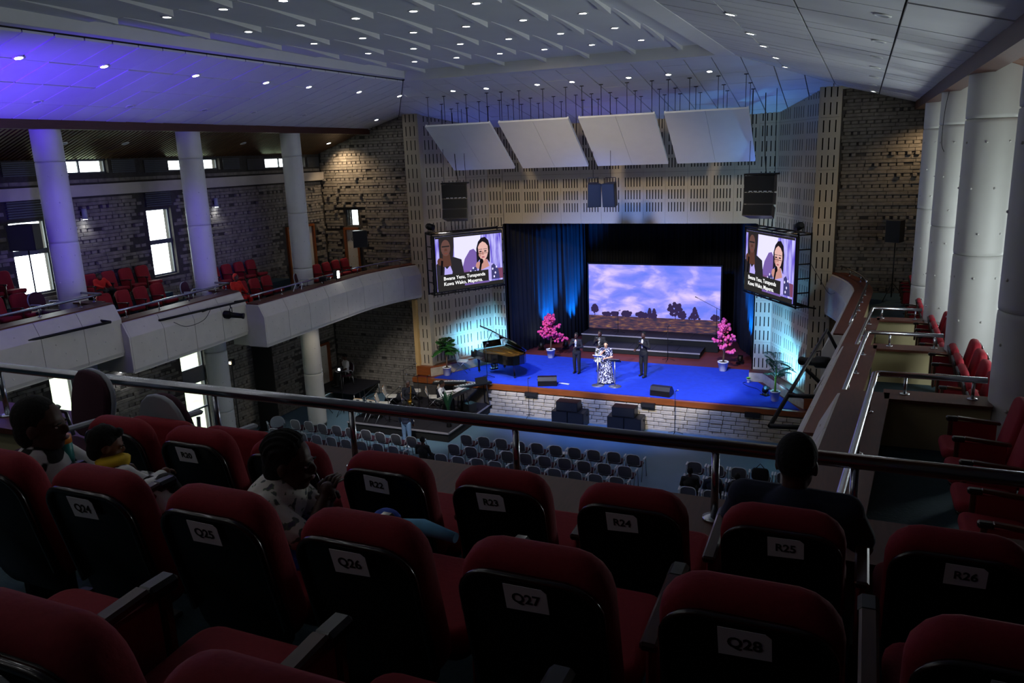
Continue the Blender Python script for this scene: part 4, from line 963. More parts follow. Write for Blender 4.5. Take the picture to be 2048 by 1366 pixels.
BLU = (.0, .2, 1); CYN = (.12, .5, 1)
for (a, b, p, c, sp, bl) in (((-12.5, 32.6, 1.35), (-12.78, 32.85, 4.2), 6000, BLU, 50, .9), ((-11.75, 33.95, 1.4), (-12.05, 34.3, 4.6), 6000, BLU, 50, .9), ((-4.25, 32.75, 1.35), (-4.0, 33.0, 4.2), 6000, BLU, 50, .9), ((-3.62, 31.2, 1.4), (-3.4, 31.5, 4.), 1800, BLU, 50, .9), ((-2.75, 27.35, 1.4), (-1.75, 28.3, 3.5), 1300, CYN, 120, 1.), ((-13.6, 28.0, 1.4), (-14.5, 29.0, 3.5), 1100, CYN, 120, 1.)):
    light('SPOT', 'uplight_beam', a, b, p, c, .06, sp, bl)
light('SPOT', 'cyan_side', (-2.2, 26.0, 4.6), (-1.75, 27.9, 6.2), 40, CYN, .08, 90, .8)
# lamps clamped to the tops of the screens and under the left one
for (x, y, z, rz, l) in ((-14.2, 24.9, 7.05, -.5, 'stage lamp clamped to the top of the left screen truss'), (-1.62, 24.8, 7.1, .5, 'stage lamp clamped to the top of the right screen truss')):
    par_can((x, y, z), rz+PI, 1.9, l, 'warm', .12, .3)
light('SPOT', 'screen_lamp', (-14.0, 25.1, 7.3), (-11, 28.6, 1.2), 700, (1, .95, .88), .1, 45, .5); light('SPOT', 'screen_lamp', (-1.9, 25.0, 7.3), (-5.5, 28.6, 1.2), 700, (1, .95, .88), .1, 45, .5)
# lighting bars on the gallery fronts
def profile_lamp(loc, rz, label, tilt=.15):
    t = thing('profile_spot', label, 'lamp', loc, rz, 'profile spots on the lighting bars'); M = RX(-PI/2-tilt)
    m = MB(); m.lathe([(.06, -.34), (.11, -.3), (.12, -.05), (.08, .0), (.075, .3), (.085, .31), (.085, .36), (.06, .36)], 16, m=M); m.obj('body', 'black_metal', t)
    m = MB(); m.lathe([(.07, .33), (.07, .345)], 16, m=M); m.obj('lens', 'brushed', t)
    m = MB(); m.tube([(-.13, 0, 0), (-.13, 0, .2), (.13, 0, .2), (.13, 0, 0)], .012, 6); m.tube([(0, 0, .2), (0, 0, .34)], .015, 6); m.obj('yoke', 'black_metal', t)
profile_lamp((-16.5, 17.1, 5.45), -1.05, 'black profile spot hanging under the left gallery bar'); profile_lamp((-.62, 15.7, 5.55), .9, 'black profile spot hanging under the right gallery bar')
def bar(pts, arms, label):
    t = thing('lighting_bar', label, 'bar', (0, 0, 0)); t.location = pts[0]; o = Vector(pts[0])
    MB().tube([Vector(p)-o for p in pts], .032, 8).obj('pipe', 'black_metal', t)
    for a, b in arms: MB().tube([Vector(a)-o, Vector(b)-o], .035, 8).obj('arm', 'black_metal', t)
bar([(-.96, 10.7, 5.9), (-.48, 17.02, 5.9)], [((-.96, 10.7, 5.9), (-.4, 10.65, 5.95)), ((-.84, 12.2, 5.9), (-.3, 12.1, 5.95)), ((-.72, 13.9, 5.9), (-.38, 13.85, 5.6)), ((-.48, 17.02, 5.9), (-.25, 16.9, 5.5))], 'black lighting bar standing off the right gallery front')
bar([(-16.55, 14.6, 5.8), (-16.32, 17.6, 5.8)], [((-16.55, 14.6, 5.8), (-16.85, 14.55, 5.7)), ((-16.32, 17.6, 5.8), (-16.7, 17.5, 5.75)), ((-16.45, 16.2, 5.8), (-16.75, 16.15, 5.7))], 'black lighting bar on the middle box of the left gallery')
bar([(-16.5, 9.6, 6.1), (-16.35, 13.0, 6.1)], [((-16.5, 9.6, 6.1), (-16.8, 9.55, 6.0)), ((-16.35, 13.0, 6.1), (-16.75, 12.9, 6.15)), ((-16.42, 11.3, 6.1), (-16.7, 11.25, 6.0))], 'black lighting bar on the leftmost box of the left gallery')
# gallery lamps and camera
t = thing('gallery_floodlight', 'glaring floodlight clamped to the left gallery rail', 'lamp', (-16.55, 22.3, 5.64)); cabinet(t, T((0, 0, .06)), .16, .14, .3, 0, 'body', False); MB().box(.07, .09, -.06, .06, .09, .33).obj('lens', EM['lamp'], t); MB().tube([(0, 0, -.0), (0, 0, .08)], .02, 8).obj('clamp', 'black_metal', t)
light('SPOT', 'floodlight_beam', (-16.4, 22.3, 5.85), (-12, 22.9, 4.4), 60, (.95, 1, 1), .05, 110, .6)
t = thing('video_camera', 'small black video camera on the left gallery rail beside the floodlight', 'camera', (-16.55, 21.55, 5.64), -1.2); MB().bbox((0, 0, .16), (.12, .28, .14), .02).obj('body', 'black_plastic', t); MB().lathe([(.05, 0), (.055, .12), (.05, .12)], 12, (0, .14, .17), m=RX(-PI/2)).obj('lens', 'black_gloss', t); MB().tube([(0, 0, 0), (0, 0, .1)], .02, 8).obj('mount', 'black_metal', t)
# wall sconces
for (y, z, l) in ((15.8, 8.32, 'wall sconce glowing downwards beside the first left column'), (20.9, 8.3, 'wall sconce glowing downwards beside the second left column'), (16.2, 3.7, 'wall sconce glowing downwards under the left balcony')):
    t = thing('wall_sconce', l, 'lamp', (-20.3, y, z), 0, 'wall sconces of the left wall'); MB().lathe([(.07, 0), (.07, .3), (.06, .3)], 14, (.06, 0, .0)).obj('shade', 'grey_plastic', t); MB().box(-.06, .02, -.04, .04, .1, .22).obj('bracket', 'black_metal', t); MB().lathe([(.055, .005), (.055, .012)], 14, (.06, 0, -.015)).obj('bulb', EM['cool'], t)
    light('SPOT', 'sconce_beam', (-20.22, y, z-.05), (-20.26, y, z-1), 9, (.9, .95, 1), .04, 120, .9)
light('SPOT', 'column_lamp', (-16.6, 21.7, 4.1), (-18.2, 22.6, 2.2), 40, (1, .85, .66), .05, 75, .8)
# ================================================================== STAGE AND BAND OBJECTS
SZ = 1.14
# grand piano: keyboard at its left end, tail to the right
pn = thing('grand_piano', 'black grand piano with raised lid on the left of the stage', 'piano', (-13.5, 28.0, SZ), math.radians(-39))
def pcurve():
    return [(0, -.72), (.55, -.72), (.95, -.7), (1.2, -.55), (1.42, -.36), (1.7, -.28), (1.95, -.2), (2.08, -.02), (2.1, .25), (2.02, .5), (1.85, .66), (1.6, .74), (0, .74)]
MB().prism(pcurve(), .62, .98, 'z').obj('case', 'black_gloss', pn)
MB().prism([(x*.96+.3 if x < .4 else x*.97, y*.94) for x, y in pcurve()], .985, .995, 'z').obj('soundboard', 'gold_plate', pn)
for k in range(9): y = -.5+.13*k; MB().tube([(.5, y, 1.0), (1.5+.04*k, y*.6+.15, 1.0)], .006, 4).obj('string', 'gold', pn)
for y0, y1 in ((-.45, -.3), (.1, .22)): MB().prism([(.45, y0), (.52, y1), (1.95, y1*.3+.25), (1.9, y0*.3+.2)], .995, 1.02, 'z').obj('iron_frame', 'gold_plate', pn)
m = MB(); m.box(-.32, 0, -.72, -.64, .6, .86); m.box(-.32, 0, .66, .74, .6, .86); m.box(-.3, .02, -.7, .7, .58, .68); m.obj('keyboard_case', 'black_gloss', pn)
MB().box(-.22, -.05, -.62, .62, .68, .715).obj('white_keys', 'key_white', pn)
for k in range(36):
    if k % 7 not in (2, 6): MB().box(-.16, -.05, -.6+.034*k, -.585+.034*k, .715, .73).obj('black_key', 'ink', pn)
MB().box(-.06, -.02, -.64, .64, .7, .88).obj('fallboard', 'black_gloss', pn)
# lid hinged at the tail side and propped up
L = T((0, .74, .99)) @ RX(math.radians(-37)); pl = [(x, y-.74) for x, y in pcurve()]
m = MB(); n = len(pl); m.add([L @ Vector((x, y, z)) for z in (0, .045) for x, y in pl], [tuple(reversed(range(n))), tuple(range(n, 2*n))]+[(i, (i+1) % n, n+(i+1) % n, n+i) for i in range(n)]); m.obj('lid', 'black_gloss', pn)
MB().tube([(.6, -.6, .98), L @ Vector((.6, -1.15, 0))], .012, 6).obj('lid_prop', 'black_gloss', pn)
m = MB(); m.cbox((.2, 0, 1.14), (.02, .8, .26), RY(-.35)); m.obj('music_desk', 'black_gloss', pn)
for x, y in ((.12, -.58), (.12, .58), (1.72, .2)):
    lg = MB(); lg.lathe([(.075, .62), (.08, .56), (.055, .5), (.045, .12), (.06, .08), (.05, .06)], 12, (x, y, 0)); lo = lg.obj('leg', 'black_gloss', pn); MB().ball((x, y, .03), .03, 8, 6).obj('caster', 'gold', lo)
m = MB(); m.tube([(.3, -.07, .6), (.3, -.07, .12)], .016, 6); m.tube([(.3, .07, .6), (.3, .07, .12)], .016, 6); m.box(.2, .38, -.15, .15, .08, .14); m.obj('pedal_lyre', 'black_gloss', pn)
for y in (-.08, 0, .08): MB().bbox((.14, y, .08), (.14, .035, .015), .005).obj('pedal', 'gold', pn)
MB().tube([(.0, -.721, .8), (.02, -.722, .87), (.05, -.722, .82), (.08, -.722, .88), (.1, -.721, .78)], .006, 4).obj('emblem', 'gold', pn)
# plants
def pot(parent, r0, r1, h, mt='white_ceramic', n=20):
    MB().lathe([(r0*.9, 0), (r0, .01), (r1, h*.9), (r1*1.08, h*.9), (r1*1.08, h), (r1*.93, h), (r1*.9, h*.88)], n).obj('pot', mt, parent); MB().lathe([(r1*.9, h*.86), (r1*.9, h*.89)], n).obj('soil', 'soil', parent)
def leaf(m, base, d, L, W, droop, seg=5, fold=.25):
    base = Vector(base); d = Vector(d).normalized(); side = d.cross(Vector((0, 0, 1))); side = side.normalized() if side.length > .1 else Vector((1, 0, 0)); vs = []
    for k in range(seg+1):
        t = k/seg; p = base+d*L*t+Vector((0, 0, -droop*L*t*t)); w = W*math.sin(PI*min(1, .08+t*.92))*(1 if t < 1 else .02); up = side.cross(d)
        vs += [p-side*w+up*w*fold, p, p+side*w+up*w*fold]
    fs = []
    for k in range(seg): a = 3*k; fs += [(a, a+1, a+4, a+3), (a+1, a+2, a+5, a+4)]
    m.add(vs, fs, True)
def frond(parent, base, az, el, L, mt, n=11, ll=.3, lw=.022, droop=.5):
    """arching rib with paired leaflets, one part"""
    d = Vector((math.cos(az)*math.cos(el), math.sin(az)*math.cos(el), math.sin(el))); m = MB(); pts = [Vector(base)+d*L*t+Vector((0, 0, -droop*L*t*t)) for t in [k/8 for k in range(9)]]
    m.tube(pts, [.009-.0008*k for k in range(9)], 5)
    s = d.cross(Vector((0, 0, 1))).normalized()
    for k in range(n):
        t = .25+.72*k/(n-1); p = Vector(base)+d*L*t+Vector((0, 0, -droop*L*t*t)); l = ll*math.sin(PI*(.15+.8*t*.95))+.05
        for q in (-1, 1): leaf(m, p, s*q+d*.55+Vector((0, 0, .1)), l, lw, .45, 3)
    m.obj('frond', mt, parent)
p = thing('potted_palm', 'green palm in a white pot at the left of the stage', 'plant', (-14.85, 26.72, SZ), 0, 'potted palms'); pot(p, .13, .17, .34); MB().tube([(0, 0, .28), (.02, 0, .55), (0, .01, .85)], [.035, .03, .026], 8).obj('trunk', 'bark', p); MB().tube([(0, .01, .82), (.0, 0, 1.15)], [.035, .05], 8).obj('stem', 'leaf_bright', p)
rr = random.Random(5)
for k in range(20): frond(p, (0, 0, .95+.02*k), k*2.4+rr.uniform(-.2, .2), rr.uniform(-.1, 1.2), rr.uniform(.42, .62), 'leaf_green', 9, .24, .045, rr.uniform(.2, .6))
p = thing('potted_palm', 'feathery palm in a white pot before the cyan lit wall', 'plant', (-2.3, 27.0, SZ), 0, 'potted palms'); pot(p, .13, .17, .36, n=6); MB().tube([(0, 0, .3), (.0, 0, .7), (.01, 0, 1.25)], [.04, .03, .02], 8).obj('trunk', 'leaf_bright', p)
for k in range(15): frond(p, (0, 0, .75+.045*k), k*2.4+rr.uniform(-.3, .3), rr.uniform(.25, 1.2), rr.uniform(.55, .78), 'leaf_dark', 13, .26, .018, rr.uniform(.25, .6))
def blossom_tree(loc, label, mt, seed, n, sq, top):
    p = thing('blossom_tree', label, 'tree', loc, 0, 'pink blossom trees'); pot(p, .14, .2, .38, 'white_ceramic', 6 if sq else 20); r = random.Random(seed)
    MB().tube([(0, 0, .3), (.03, .0, .8), (-.02, .02, 1.3), (.0, 0, top-.15)], [.035, .028, .02, .01], 8).obj('trunk', 'bark', p)
    for k in range(n):
        t = k/(n-1); z0 = .75+(top-1.05)*t; az = k*2.4+r.uniform(-.4, .4); L = (.55-.33*t)*r.uniform(.8, 1.25); e = (L*math.cos(az), L*math.sin(az), z0+.12+.2*t+r.uniform(-.1, .1))
        b = MB(); b.tube([(0, 0, z0-.05), (e[0]*.5, e[1]*.5, z0+.1), e], [.012, .009, .005], 5); bo = b.obj('branch', 'bark', p)
        m = MB()
        for i in range(13):
            s = .25+.75*r.random(); q = (e[0]*s+r.uniform(-.09, .09), e[1]*s+r.uniform(-.09, .09), z0+(e[2]-z0)*s+r.uniform(-.06, .09)); m.ball(q, r.uniform(.045, .075), 6, 4)
        m.obj('blossoms', mt, bo)
    m = MB()
    for i in range(12): m.ball((r.uniform(-.05, .05), r.uniform(-.05, .05), top-.3+.33*i/11), r.uniform(.04, .065), 6, 4)
    m.obj('blossoms', mt, p)
blossom_tree((-11.8, 30.45, SZ), 'pink blossom tree in a square white pot left of the singers', 'blossom_deep', 2, 15, True, 1.85); blossom_tree((-4.56, 30.35, SZ), 'pink blossom tree in a round white pot right of the video wall', 'blossom', 9, 12, False, 2.0)
p = thing('small_plant', 'small green plant in a white pot near the right wall', 'plant', (-3.42, 29.0, 1.12+.02)); pot(p, .05, .07, .13); m = MB()
for k in range(16): a = k*2.4; leaf(m, (0, 0, .12), (math.cos(a), math.sin(a), .9+.5*(k % 3)), .16, .03, .4, 3)
m.obj('foliage', 'leaf_bright', p)
p = thing('leafy_plant', 'tall leafy plant in a black vase in front of the keyboards', 'plant', (-12.93, 23.2, .352)); MB().lathe([(.08, 0), (.1, .02), (.07, .25), (.11, .5), (.1, .5), (.06, .26)], 14).obj('vase', 'black_gloss', p); MB().tube([(0, 0, .3), (0, 0, .75)], .02, 6).obj('stem', 'leaf_green', p)
for k in range(8): m = MB(); a = k*2.4; leaf(m, (0, 0, .55), (math.cos(a)*.33, math.sin(a)*.33, 1), .75+.12*(k % 3), .07, .12, 6); m.obj('leaf', 'leaf_dark', p)
m = MB(); leaf(m, (0, 0, .7), (.28, .1, 1), .8, .06, .05, 6); m.obj('leaf', 'leaf_bright', p)
# lectern stands
for x, y, l, d in ((-8.62, 27.05, 'silver round based stand in front of the woman in the long dress', 'clear_top'), (-7.98, 27.1, 'silver round based stand with a black music tray', 'tray')):
    t = thing('music_stand', l, 'stand', (x, y, SZ), 0, 'round based silver stands'); MB().lathe([(.24, 0), (.24, .012), (.05, .022)], 28).obj('base', 'brushed', t); MB().tube([(0, 0, .02), (0, 0, 1.12 if d == 'clear_top' else .98)], .02 if d == 'tray' else .03, 10).obj('pole', 'brushed', t)
    m = MB(); m.cbox((0, 0, 1.13 if d == 'clear_top' else 1.0), (.32 if d == 'clear_top' else .42, .22 if d == 'clear_top' else .3, .02), RX(-.55)); m.obj('tray', 'brushed' if d == 'clear_top' else 'black_plastic', t)
def wedge(loc, rz, label):
    t = thing('stage_monitor', label, 'speaker', loc, rz, 'wedge monitors on the stage'); pr = [(-.26, 0), (.22, 0), (.26, .1), (.02, .34), (-.2, .34), (-.26, .2)]
    MB().prism(pr, -.36, .36, 'x').obj('cabinet', 'black_plastic', t)
    m = MB(); a = Vector((0, .245, .115)); b = Vector((0, .035, .325)); n = Vector((0, .707, .707))*.012
    m.add([Vector((-.33, 0, 0))+a+n, Vector((.33, 0, 0))+a+n, Vector((.33, 0, 0))+b+n, Vector((-.33, 0, 0))+b+n, Vector((-.33, 0, 0))+a, Vector((.33, 0, 0))+a, Vector((.33, 0, 0))+b, Vector((-.33, 0, 0))+b], [(0, 1, 2, 3), (4, 7, 6, 5), (0, 4, 5, 1), (1, 5, 6, 2), (2, 6, 7, 3), (3, 7, 4, 0)]); m.obj('grille', 'speaker_grille', t)
    MB().tube([(-.37, -.02, .2), (-.39, -.0, .18), (-.37, .03, .16)], .01, 6).obj('carry_handle', 'black_metal', t)
wedge((-10.5, 26.65, SZ), .35, 'black wedge monitor on the carpet near the stage middle left'); wedge((-6.1, 26.62, SZ), -.1, 'black wedge monitor on the carpet right of the stands')
t = thing('floor_bar', 'short white bar lying on the carpet beside the left monitor', 'bar', (-9.9, 26.85, SZ), -.1); MB().bbox((0, 0, .02), (.44, .07, .04), .01).obj('body', 'light_grey', t); MB().tube([(-.22, 0, .02), (-.5, -.02, .008), (-.8, .05, .006)], .006, 5).obj('cable', 'black_metal', t)
for i, x in enumerate((-9.25, -7.15)):
    for j, dx in enumerate((-.31, .31)):
        t = thing('subwoofer', 'black subwoofer on the hall floor, %s of the pair in the %s stack' % (('left', 'right')[j], ('left', 'right')[i]), 'speaker', (x+dx, 25.66, 0), 0, 'subwoofers before the stage'); cabinet(t, Matrix.Identity(4), .6, .62, .56); MB().lathe([(.05, 0), (.05, .01)], 12, (.302 if j else -.302, .1, .4), m=RY(PI/2)).obj('side_handle', 'ink', t)
    t = thing('front_fill', 'black speaker lying on top of the %s subwoofer stack' % ('left', 'right')[i], 'speaker', (x-.05, 25.66, .565), 0, 'front fill speakers'); cabinet(t, Matrix.Identity(4), .82, .46, .34)
def mic_stand(loc, h, label, boom=None, rz=0, round_base=False):
    t = thing('microphone_stand', label, 'stand', loc, rz, 'microphone stands'); MB().tube([(0, 0, .05), (0, 0, h)], .011, 8).obj('pole', 'black_metal', t)
    if round_base: MB().lathe([(.13, 0), (.13, .02), (.03, .035)], 18).obj('base', 'black_metal', t)
    else:
        for k in range(3): a = 2*PI*k/3+.5; MB().tube([(0, 0, .12), (.3*math.cos(a), .3*math.sin(a), .012)], .01, 6).obj('tripod_leg', 'black_metal', t)
    p0, p1 = (Vector((0, 0, h)), Vector((0, 0, h+.02)))
    if boom: p1 = Vector(boom); MB().tube([(-p1.x*.25, -p1.y*.25, h-(p1.z-h)*.25), p1], .008, 6).obj('boom', 'black_metal', t)
    m = MB(); d = (Vector((.1, -.02, .05)) if not boom else (p1-p0).normalized()*.12); m.tube([p1, p1+d], [.012, .016], 8); mo = m.obj('microphone', 'black_plastic', t); MB().ball(p1+d, .026, 8, 6).obj('microphone_head', 'alu', mo)
mic_stand((-11.0, 25.95, 0), 1.5, 'thin black microphone stand on the hall floor left of the subwoofers'); mic_stand((-5.45, 25.75, 0), 1.55, 'thin black microphone stand on the hall floor right of the subwoofers')
mic_stand((-6.95, 31.3, 1.12), 1.45, 'microphone stand beside the lower riser behind the tall man'); mic_stand((-9.7, 33.5, 1.65), 1.0, 'microphone stand on the upper riser below the video wall'); mic_stand((-5.35, 33.5, 1.65), 1.35, 'boom microphone stand at the right end of the upper riser', (-.8, 0, 1.75))
mic_stand((-13.1, 26.8, SZ), 1.35, 'microphone stand before the grand piano'); mic_stand((-14.95, 24.6, .35), 1.3, 'microphone stand beside the saxophonist', (-.15, -.35, 1.45)); mic_stand((-14.3, 24.2, .35), 1.45, 'microphone stand left of the keyboard player'); mic_stand((-16.2, 25.6, .35), 1.2, 'boom microphone stand behind the band chairs', (.5, 0, 1.45)); mic_stand((-15.25, 22.95, .35), 1.0, 'microphone stand among the cream chairs', (.3, .2, 1.25))
# band platform
bp = thing('band_platform', 'low black skirted platform carrying the band', 'platform', (-14.75, 24.35, 0)); MB().box(-2.1, 2.1, -1.75, 1.7, 0, .33).obj('skirt', 'felt_black', bp)
for i in range(4):
    for j in range(3): MB().box(-2.1+1.05*i+.004, -1.05+1.05*i-.004, -1.75+1.15*j+.004, -.6+1.15*j-.004, .33, .348).obj('deck', 'riser_black', bp)
m = MB(); m.box(2.1, 2.13, -1.78, 1.7, .3, .352); m.box(-2.1, 2.13, -1.8, -1.75, .3, .352); m.obj('edge_strip', 'edge_grey', bp)
sp_ = thing('small_platform', 'metal framed platform in the corner under the seated man in white', 'platform', (-19.15, 25.95, 0)); MB().box(-1.1, .95, -.95, .95, .52, .58).obj('deck', 'riser_black', sp_)
m = MB()
for x in (-1.05, .9):
    for y in (-.9, .9): m.tube([(x, y, 0), (x, y, .52)], .025, 6)
for x in (.9,): m.tube([(x, -.9, .08), (x, .9, .08)], .02, 6); m.tube([(x, -.9, .08), (x, .9, .5)], .015, 6)
m.tube([(-1.05, -.9, .08), (.9, -.9, .08)], .02, 6); m.obj('frame', 'alu', sp_)
for y in (-.62, -.3): MB().tube([(.98, y, .55), (1.35, y-.45, .02)], .018, 6).obj('stair_rail', 'alu', sp_)
# keyboards on stands
def keyboard(loc, rz, label, L, h, tray=True):
    t = thing('keyboard', label, 'keyboard', loc, rz, 'electric keyboards'); M = T((0, 0, h)) @ RX(-.06); m = MB(); m.bbox((0, 0, h), (L, .34, .09), .015, RX(-.06)); b = m.obj('body', 'black_plastic', t)
    MB().box(-L*.46, L*.46, .0, .15, .045, .058, M).obj('white_keys', 'key_white', b)
    k = -L*.45; i = 0
    while k < L*.45:
        if i % 7 not in (2, 6): MB().box(k, k+.014, .0, .09, .058, .07, M).obj('black_key', 'ink', b)
        k += .034; i += 1
    for s in (-1, 1): m = MB(); m.tube([(s*L*.35, -.14, h-.05), (s*L*.38, -.2, .0)], .02, 6); m.tube([(s*L*.35, .12, h-.05), (s*L*.38, .2, 0)], .02, 6); m.tube([(s*L*.38, -.2, .02), (s*L*.38, .2, .02)], .02, 6); m.obj('stand_leg', 'black_metal', t)
    if tray: m = MB(); m.cbox((L*.2, -.16, h+.16), (.5, .015, .28), RX(-.25)); m.obj('music_tray', 'black_plastic', t)
keyboard((-13.2, 24.15, .37), 1.38, 'black electric keyboard beside the leafy plant', 1.7, .85, False); keyboard((-13.1, 25.5, .37), .9, 'black electric keyboard with a music tray below the piano', 1.5, .85); keyboard((-14.2, 25.7, .37), .35, 'black keyboard behind the seated keyboard player', 1.3, .8, False)
t = thing('sheet_music', 'open white sheet music lying on the nearest keyboard', 'paper', (-13.22, 24.55, 1.3), 1.38); MB().box(-.22, .0, -.14, .14, 0, .004).obj('page', 'shirt_white', t); MB().box(.0, .22, -.14, .14, .004, .008, RY(-.05)).obj('page', 'shirt_white', t)
t = thing('instrument_case', 'dark padded instrument bag on the floor behind the band', 'case', (-16.25, 25.3, .36), 1.2); m = MB(); m.tube([(-.7, 0, .16), (-.6, 0, .17), (.3, 0, .16), (.75, 0, .12)], [.06, .16, .17, .07], 12); m.obj('bag', 'suit_navy', t); MB().tube([(-.2, 0, .33), (0, 0, .4), (.2, 0, .33)], .012, 6).obj('handle', 'black_metal', t)
t = thing('floor_monitor', 'small black speaker box on the platform under the keyboards', 'speaker', (-12.95, 24.9, .352), 1.2); cabinet(t, Matrix.Identity(4), .4, .32, .36)
t = thing('cable_box', 'small black cable box with white sockets at the platform edge', 'box', (-12.86, 24.45, .352), 1.4); MB().bbox((0, 0, .06), (.4, .22, .12), .015).obj('body', 'black_plastic', t)
for k in range(4): MB().box(-.16+.08*k, -.11+.08*k, -.12, -.105, .03, .09).obj('socket', 'shirt_white', t)
# lamps on tripods by the column
def lamp_tripod(loc, h, label, em): t = thing('tripod_lamp', label, 'lamp', loc, 0, 'tripod lamps under the left balcony'); tripod(t, h); MB().bbox((0, 0, h+.1), (.22, .14, .22), .02).obj('head', 'black_metal', t); MB().box(-.035, .035, -.085, -.07, h+.05, h+.13).obj('lens', EM[em], t)
lamp_tripod((-19.0, 23.9, 0), 2.0, 'tripod lamp with a white lens left of the lit column', 'cool'); lamp_tripod((-18.1, 24.1, 0), 1.75, 'tripod lamp with a bluish lens right of the lit column', 'cool'); lamp_tripod((-19.75, 20.2, 0), 2.9, 'tall tripod lamp with a warm lens under the balcony', 'warm')
t = thing('tall_banner', 'tall dark panel leaning under the left balcony', 'panel', (-19.75, 21.75, 0), .35); MB().bbox((0, 0, 1.9), (.75, .06, 3.8), .02).obj('face', 'felt_black', t); MB().box(-.4, .4, -.2, .2, 0, .03).obj('foot', 'black_metal', t)
# stage edge boxes
for x in (-10.9, -6.45, -2.9): t = thing('edge_speaker', 'flat black box fixed under the stage edge, %s from the left' % ORD[(-10.9, -6.45, -2.9).index(x)], 'speaker', (x, 25.99, .82), 0, 'boxes under the stage edge'); cabinet(t, Matrix.Identity(4), .5, .12, .16)
# things on chairs
t = thing('white_folder', 'white folder on a front row chair near the middle', 'folder', (-8.0, 21.75, .485), .2); MB().bbox((0, 0, .012), (.3, .22, .02), .004).obj('cover', 'shirt_white', t)
t = thing('black_bag', 'black bag hung over a chair of the right block', 'bag', (-2.13, 21.42, .55), .1); m = MB(); m.pad(.46, .36, .1, .1, .045, 3, T((0, -.02, .18))); m.obj('bag', 'suit_black', t); MB().tube([(-.12, -.02, .34), (0, -.05, .5), (.12, -.02, .34)], .012, 6).obj('strap', 'black_plastic', t)
t = thing('water_bottle', 'blue drink bottle with orange cap on a third row chair', 'bottle', (-7.0, 19.93, .485)); MB().lathe([(.035, 0), (.035, .16), (.015, .2)], 12).obj('body', 'blue_cloth', t); MB().lathe([(.016, .2), (.016, .225)], 10).obj('cap', 'orange_plastic', t)
# cables
def cable(label, pts, r=.008, m_='black_metal'):
    P = [Vector(p) for p in pts]; out = []
    for i in range(len(P)-1):
        a, b, c, d = P[max(i-1, 0)], P[i], P[i+1], P[min(i+2, len(P)-1)]
        for k in range(6): t = k/6; out.append(.5*((2*b)+(c-a)*t+(2*a-5*b+4*c-d)*t*t+(3*b-a-3*c+d)*t**3))
    out.append(P[-1]); o = MB().tube(out, r, 5).obj('cable', m_); tag(o, label, 'cable')
cable('black cable trailing from the lamp on the carpet to the small plant', [(-2.75, 27.6, SZ+.02), (-3.0, 28.2, SZ+.01), (-3.4, 28.5, SZ+.01), (-3.6, 28.85, SZ+.01), (-3.5, 29.0, SZ+.01)])
cable('black cable drooping from the right gallery front to the screen', [(-.55, 25.0, 5.3), (-.75, 26.3, 5.05), (-1.0, 26.4, 5.4), (-1.3, 26.0, 6.0)])
cable('black cable loop hanging under the left lighting bar', [(-16.37, 16.2, 5.78), (-16.36, 15.9, 5.55), (-16.36, 15.3, 5.5), (-16.38, 14.9, 5.7)]); cable('pale rope loop hung on the left gallery rail', [(-16.7, 20.3, 5.83), (-16.66, 20.1, 5.6), (-16.64, 20.3, 5.5), (-16.66, 20.5, 5.62), (-16.7, 20.6, 5.83)], .012, 'light_grey')
cable('pale cable lying on the hall floor by the left column', [(-19.0, 21.4, .01), (-18.6, 21.9, .01), (-18.1, 21.8, .01), (-17.7, 22.1, .01)], .012, 'light_grey')
cable('thin cable hanging down the padded right column', [(1.45, 17.7, 10.7), (1.38, 17.72, 10.2), (1.37, 17.75, 9.6), (1.42, 17.7, 9.4)], .006)
# ================================================================== PEOPLE
def cap(m, a, b, r0, r1, n=12):
    a, b = Vector(a), Vector(b); m.tube([a, a.lerp(b, .5), b], [r0, (r0+r1)/2, r1], n); m.ball(a, r0, n, 8); m.ball(b, r1, n, 8)
def remesh(m, voxel, sm=3):
    me = m.mesh('body'); o = bpy.data.objects.new('tmp', me)
    r = o.modifiers.new('r', 'REMESH'); r.mode = 'VOXEL'; r.voxel_size = voxel; r.use_smooth_shade = True
    s = o.modifiers.new('s', 'SMOOTH'); s.factor = .5; s.iterations = sm
    out = evaluated(o); bpy.data.objects.remove(o); bpy.data.meshes.remove(me)
    for p in out.polygons: p.use_smooth = True
    return out
def V(*a): return Vector(a)
STAND = dict(pelvis=(0, 0, .96), chest=(0, 0, 1.27), neck=(0, -.005, 1.46), head=(0, .025, 1.62), shL=(-.18, -.01, 1.41), shR=(.18, -.01, 1.41), elL=(-.24, -.02, 1.13), elR=(.24, -.02, 1.13), haL=(-.24, .08, .9), haR=(.24, .08, .9),
             hipL=(-.09, 0, .92), hipR=(.09, 0, .92), knL=(-.1, .015, .5), knR=(.1, .015, .5), anL=(-.1, -.02, .09), anR=(.1, -.02, .09))
SIT = dict(pelvis=(0, 0, .55), chest=(0, -.03, .86), neck=(0, -.02, 1.05), head=(0, .015, 1.21), shL=(-.18, -.03, 1.0), shR=(.18, -.03, 1.0), elL=(-.25, .06, .76), elR=(.25, .06, .76), haL=(-.14, .3, .66), haR=(.14, .3, .66),
           hipL=(-.09, .02, .52), hipR=(.09, .02, .52), knL=(-.13, .43, .53), knR=(.13, .43, .53), anL=(-.13, .45, .09), anR=(.13, .45, .09))
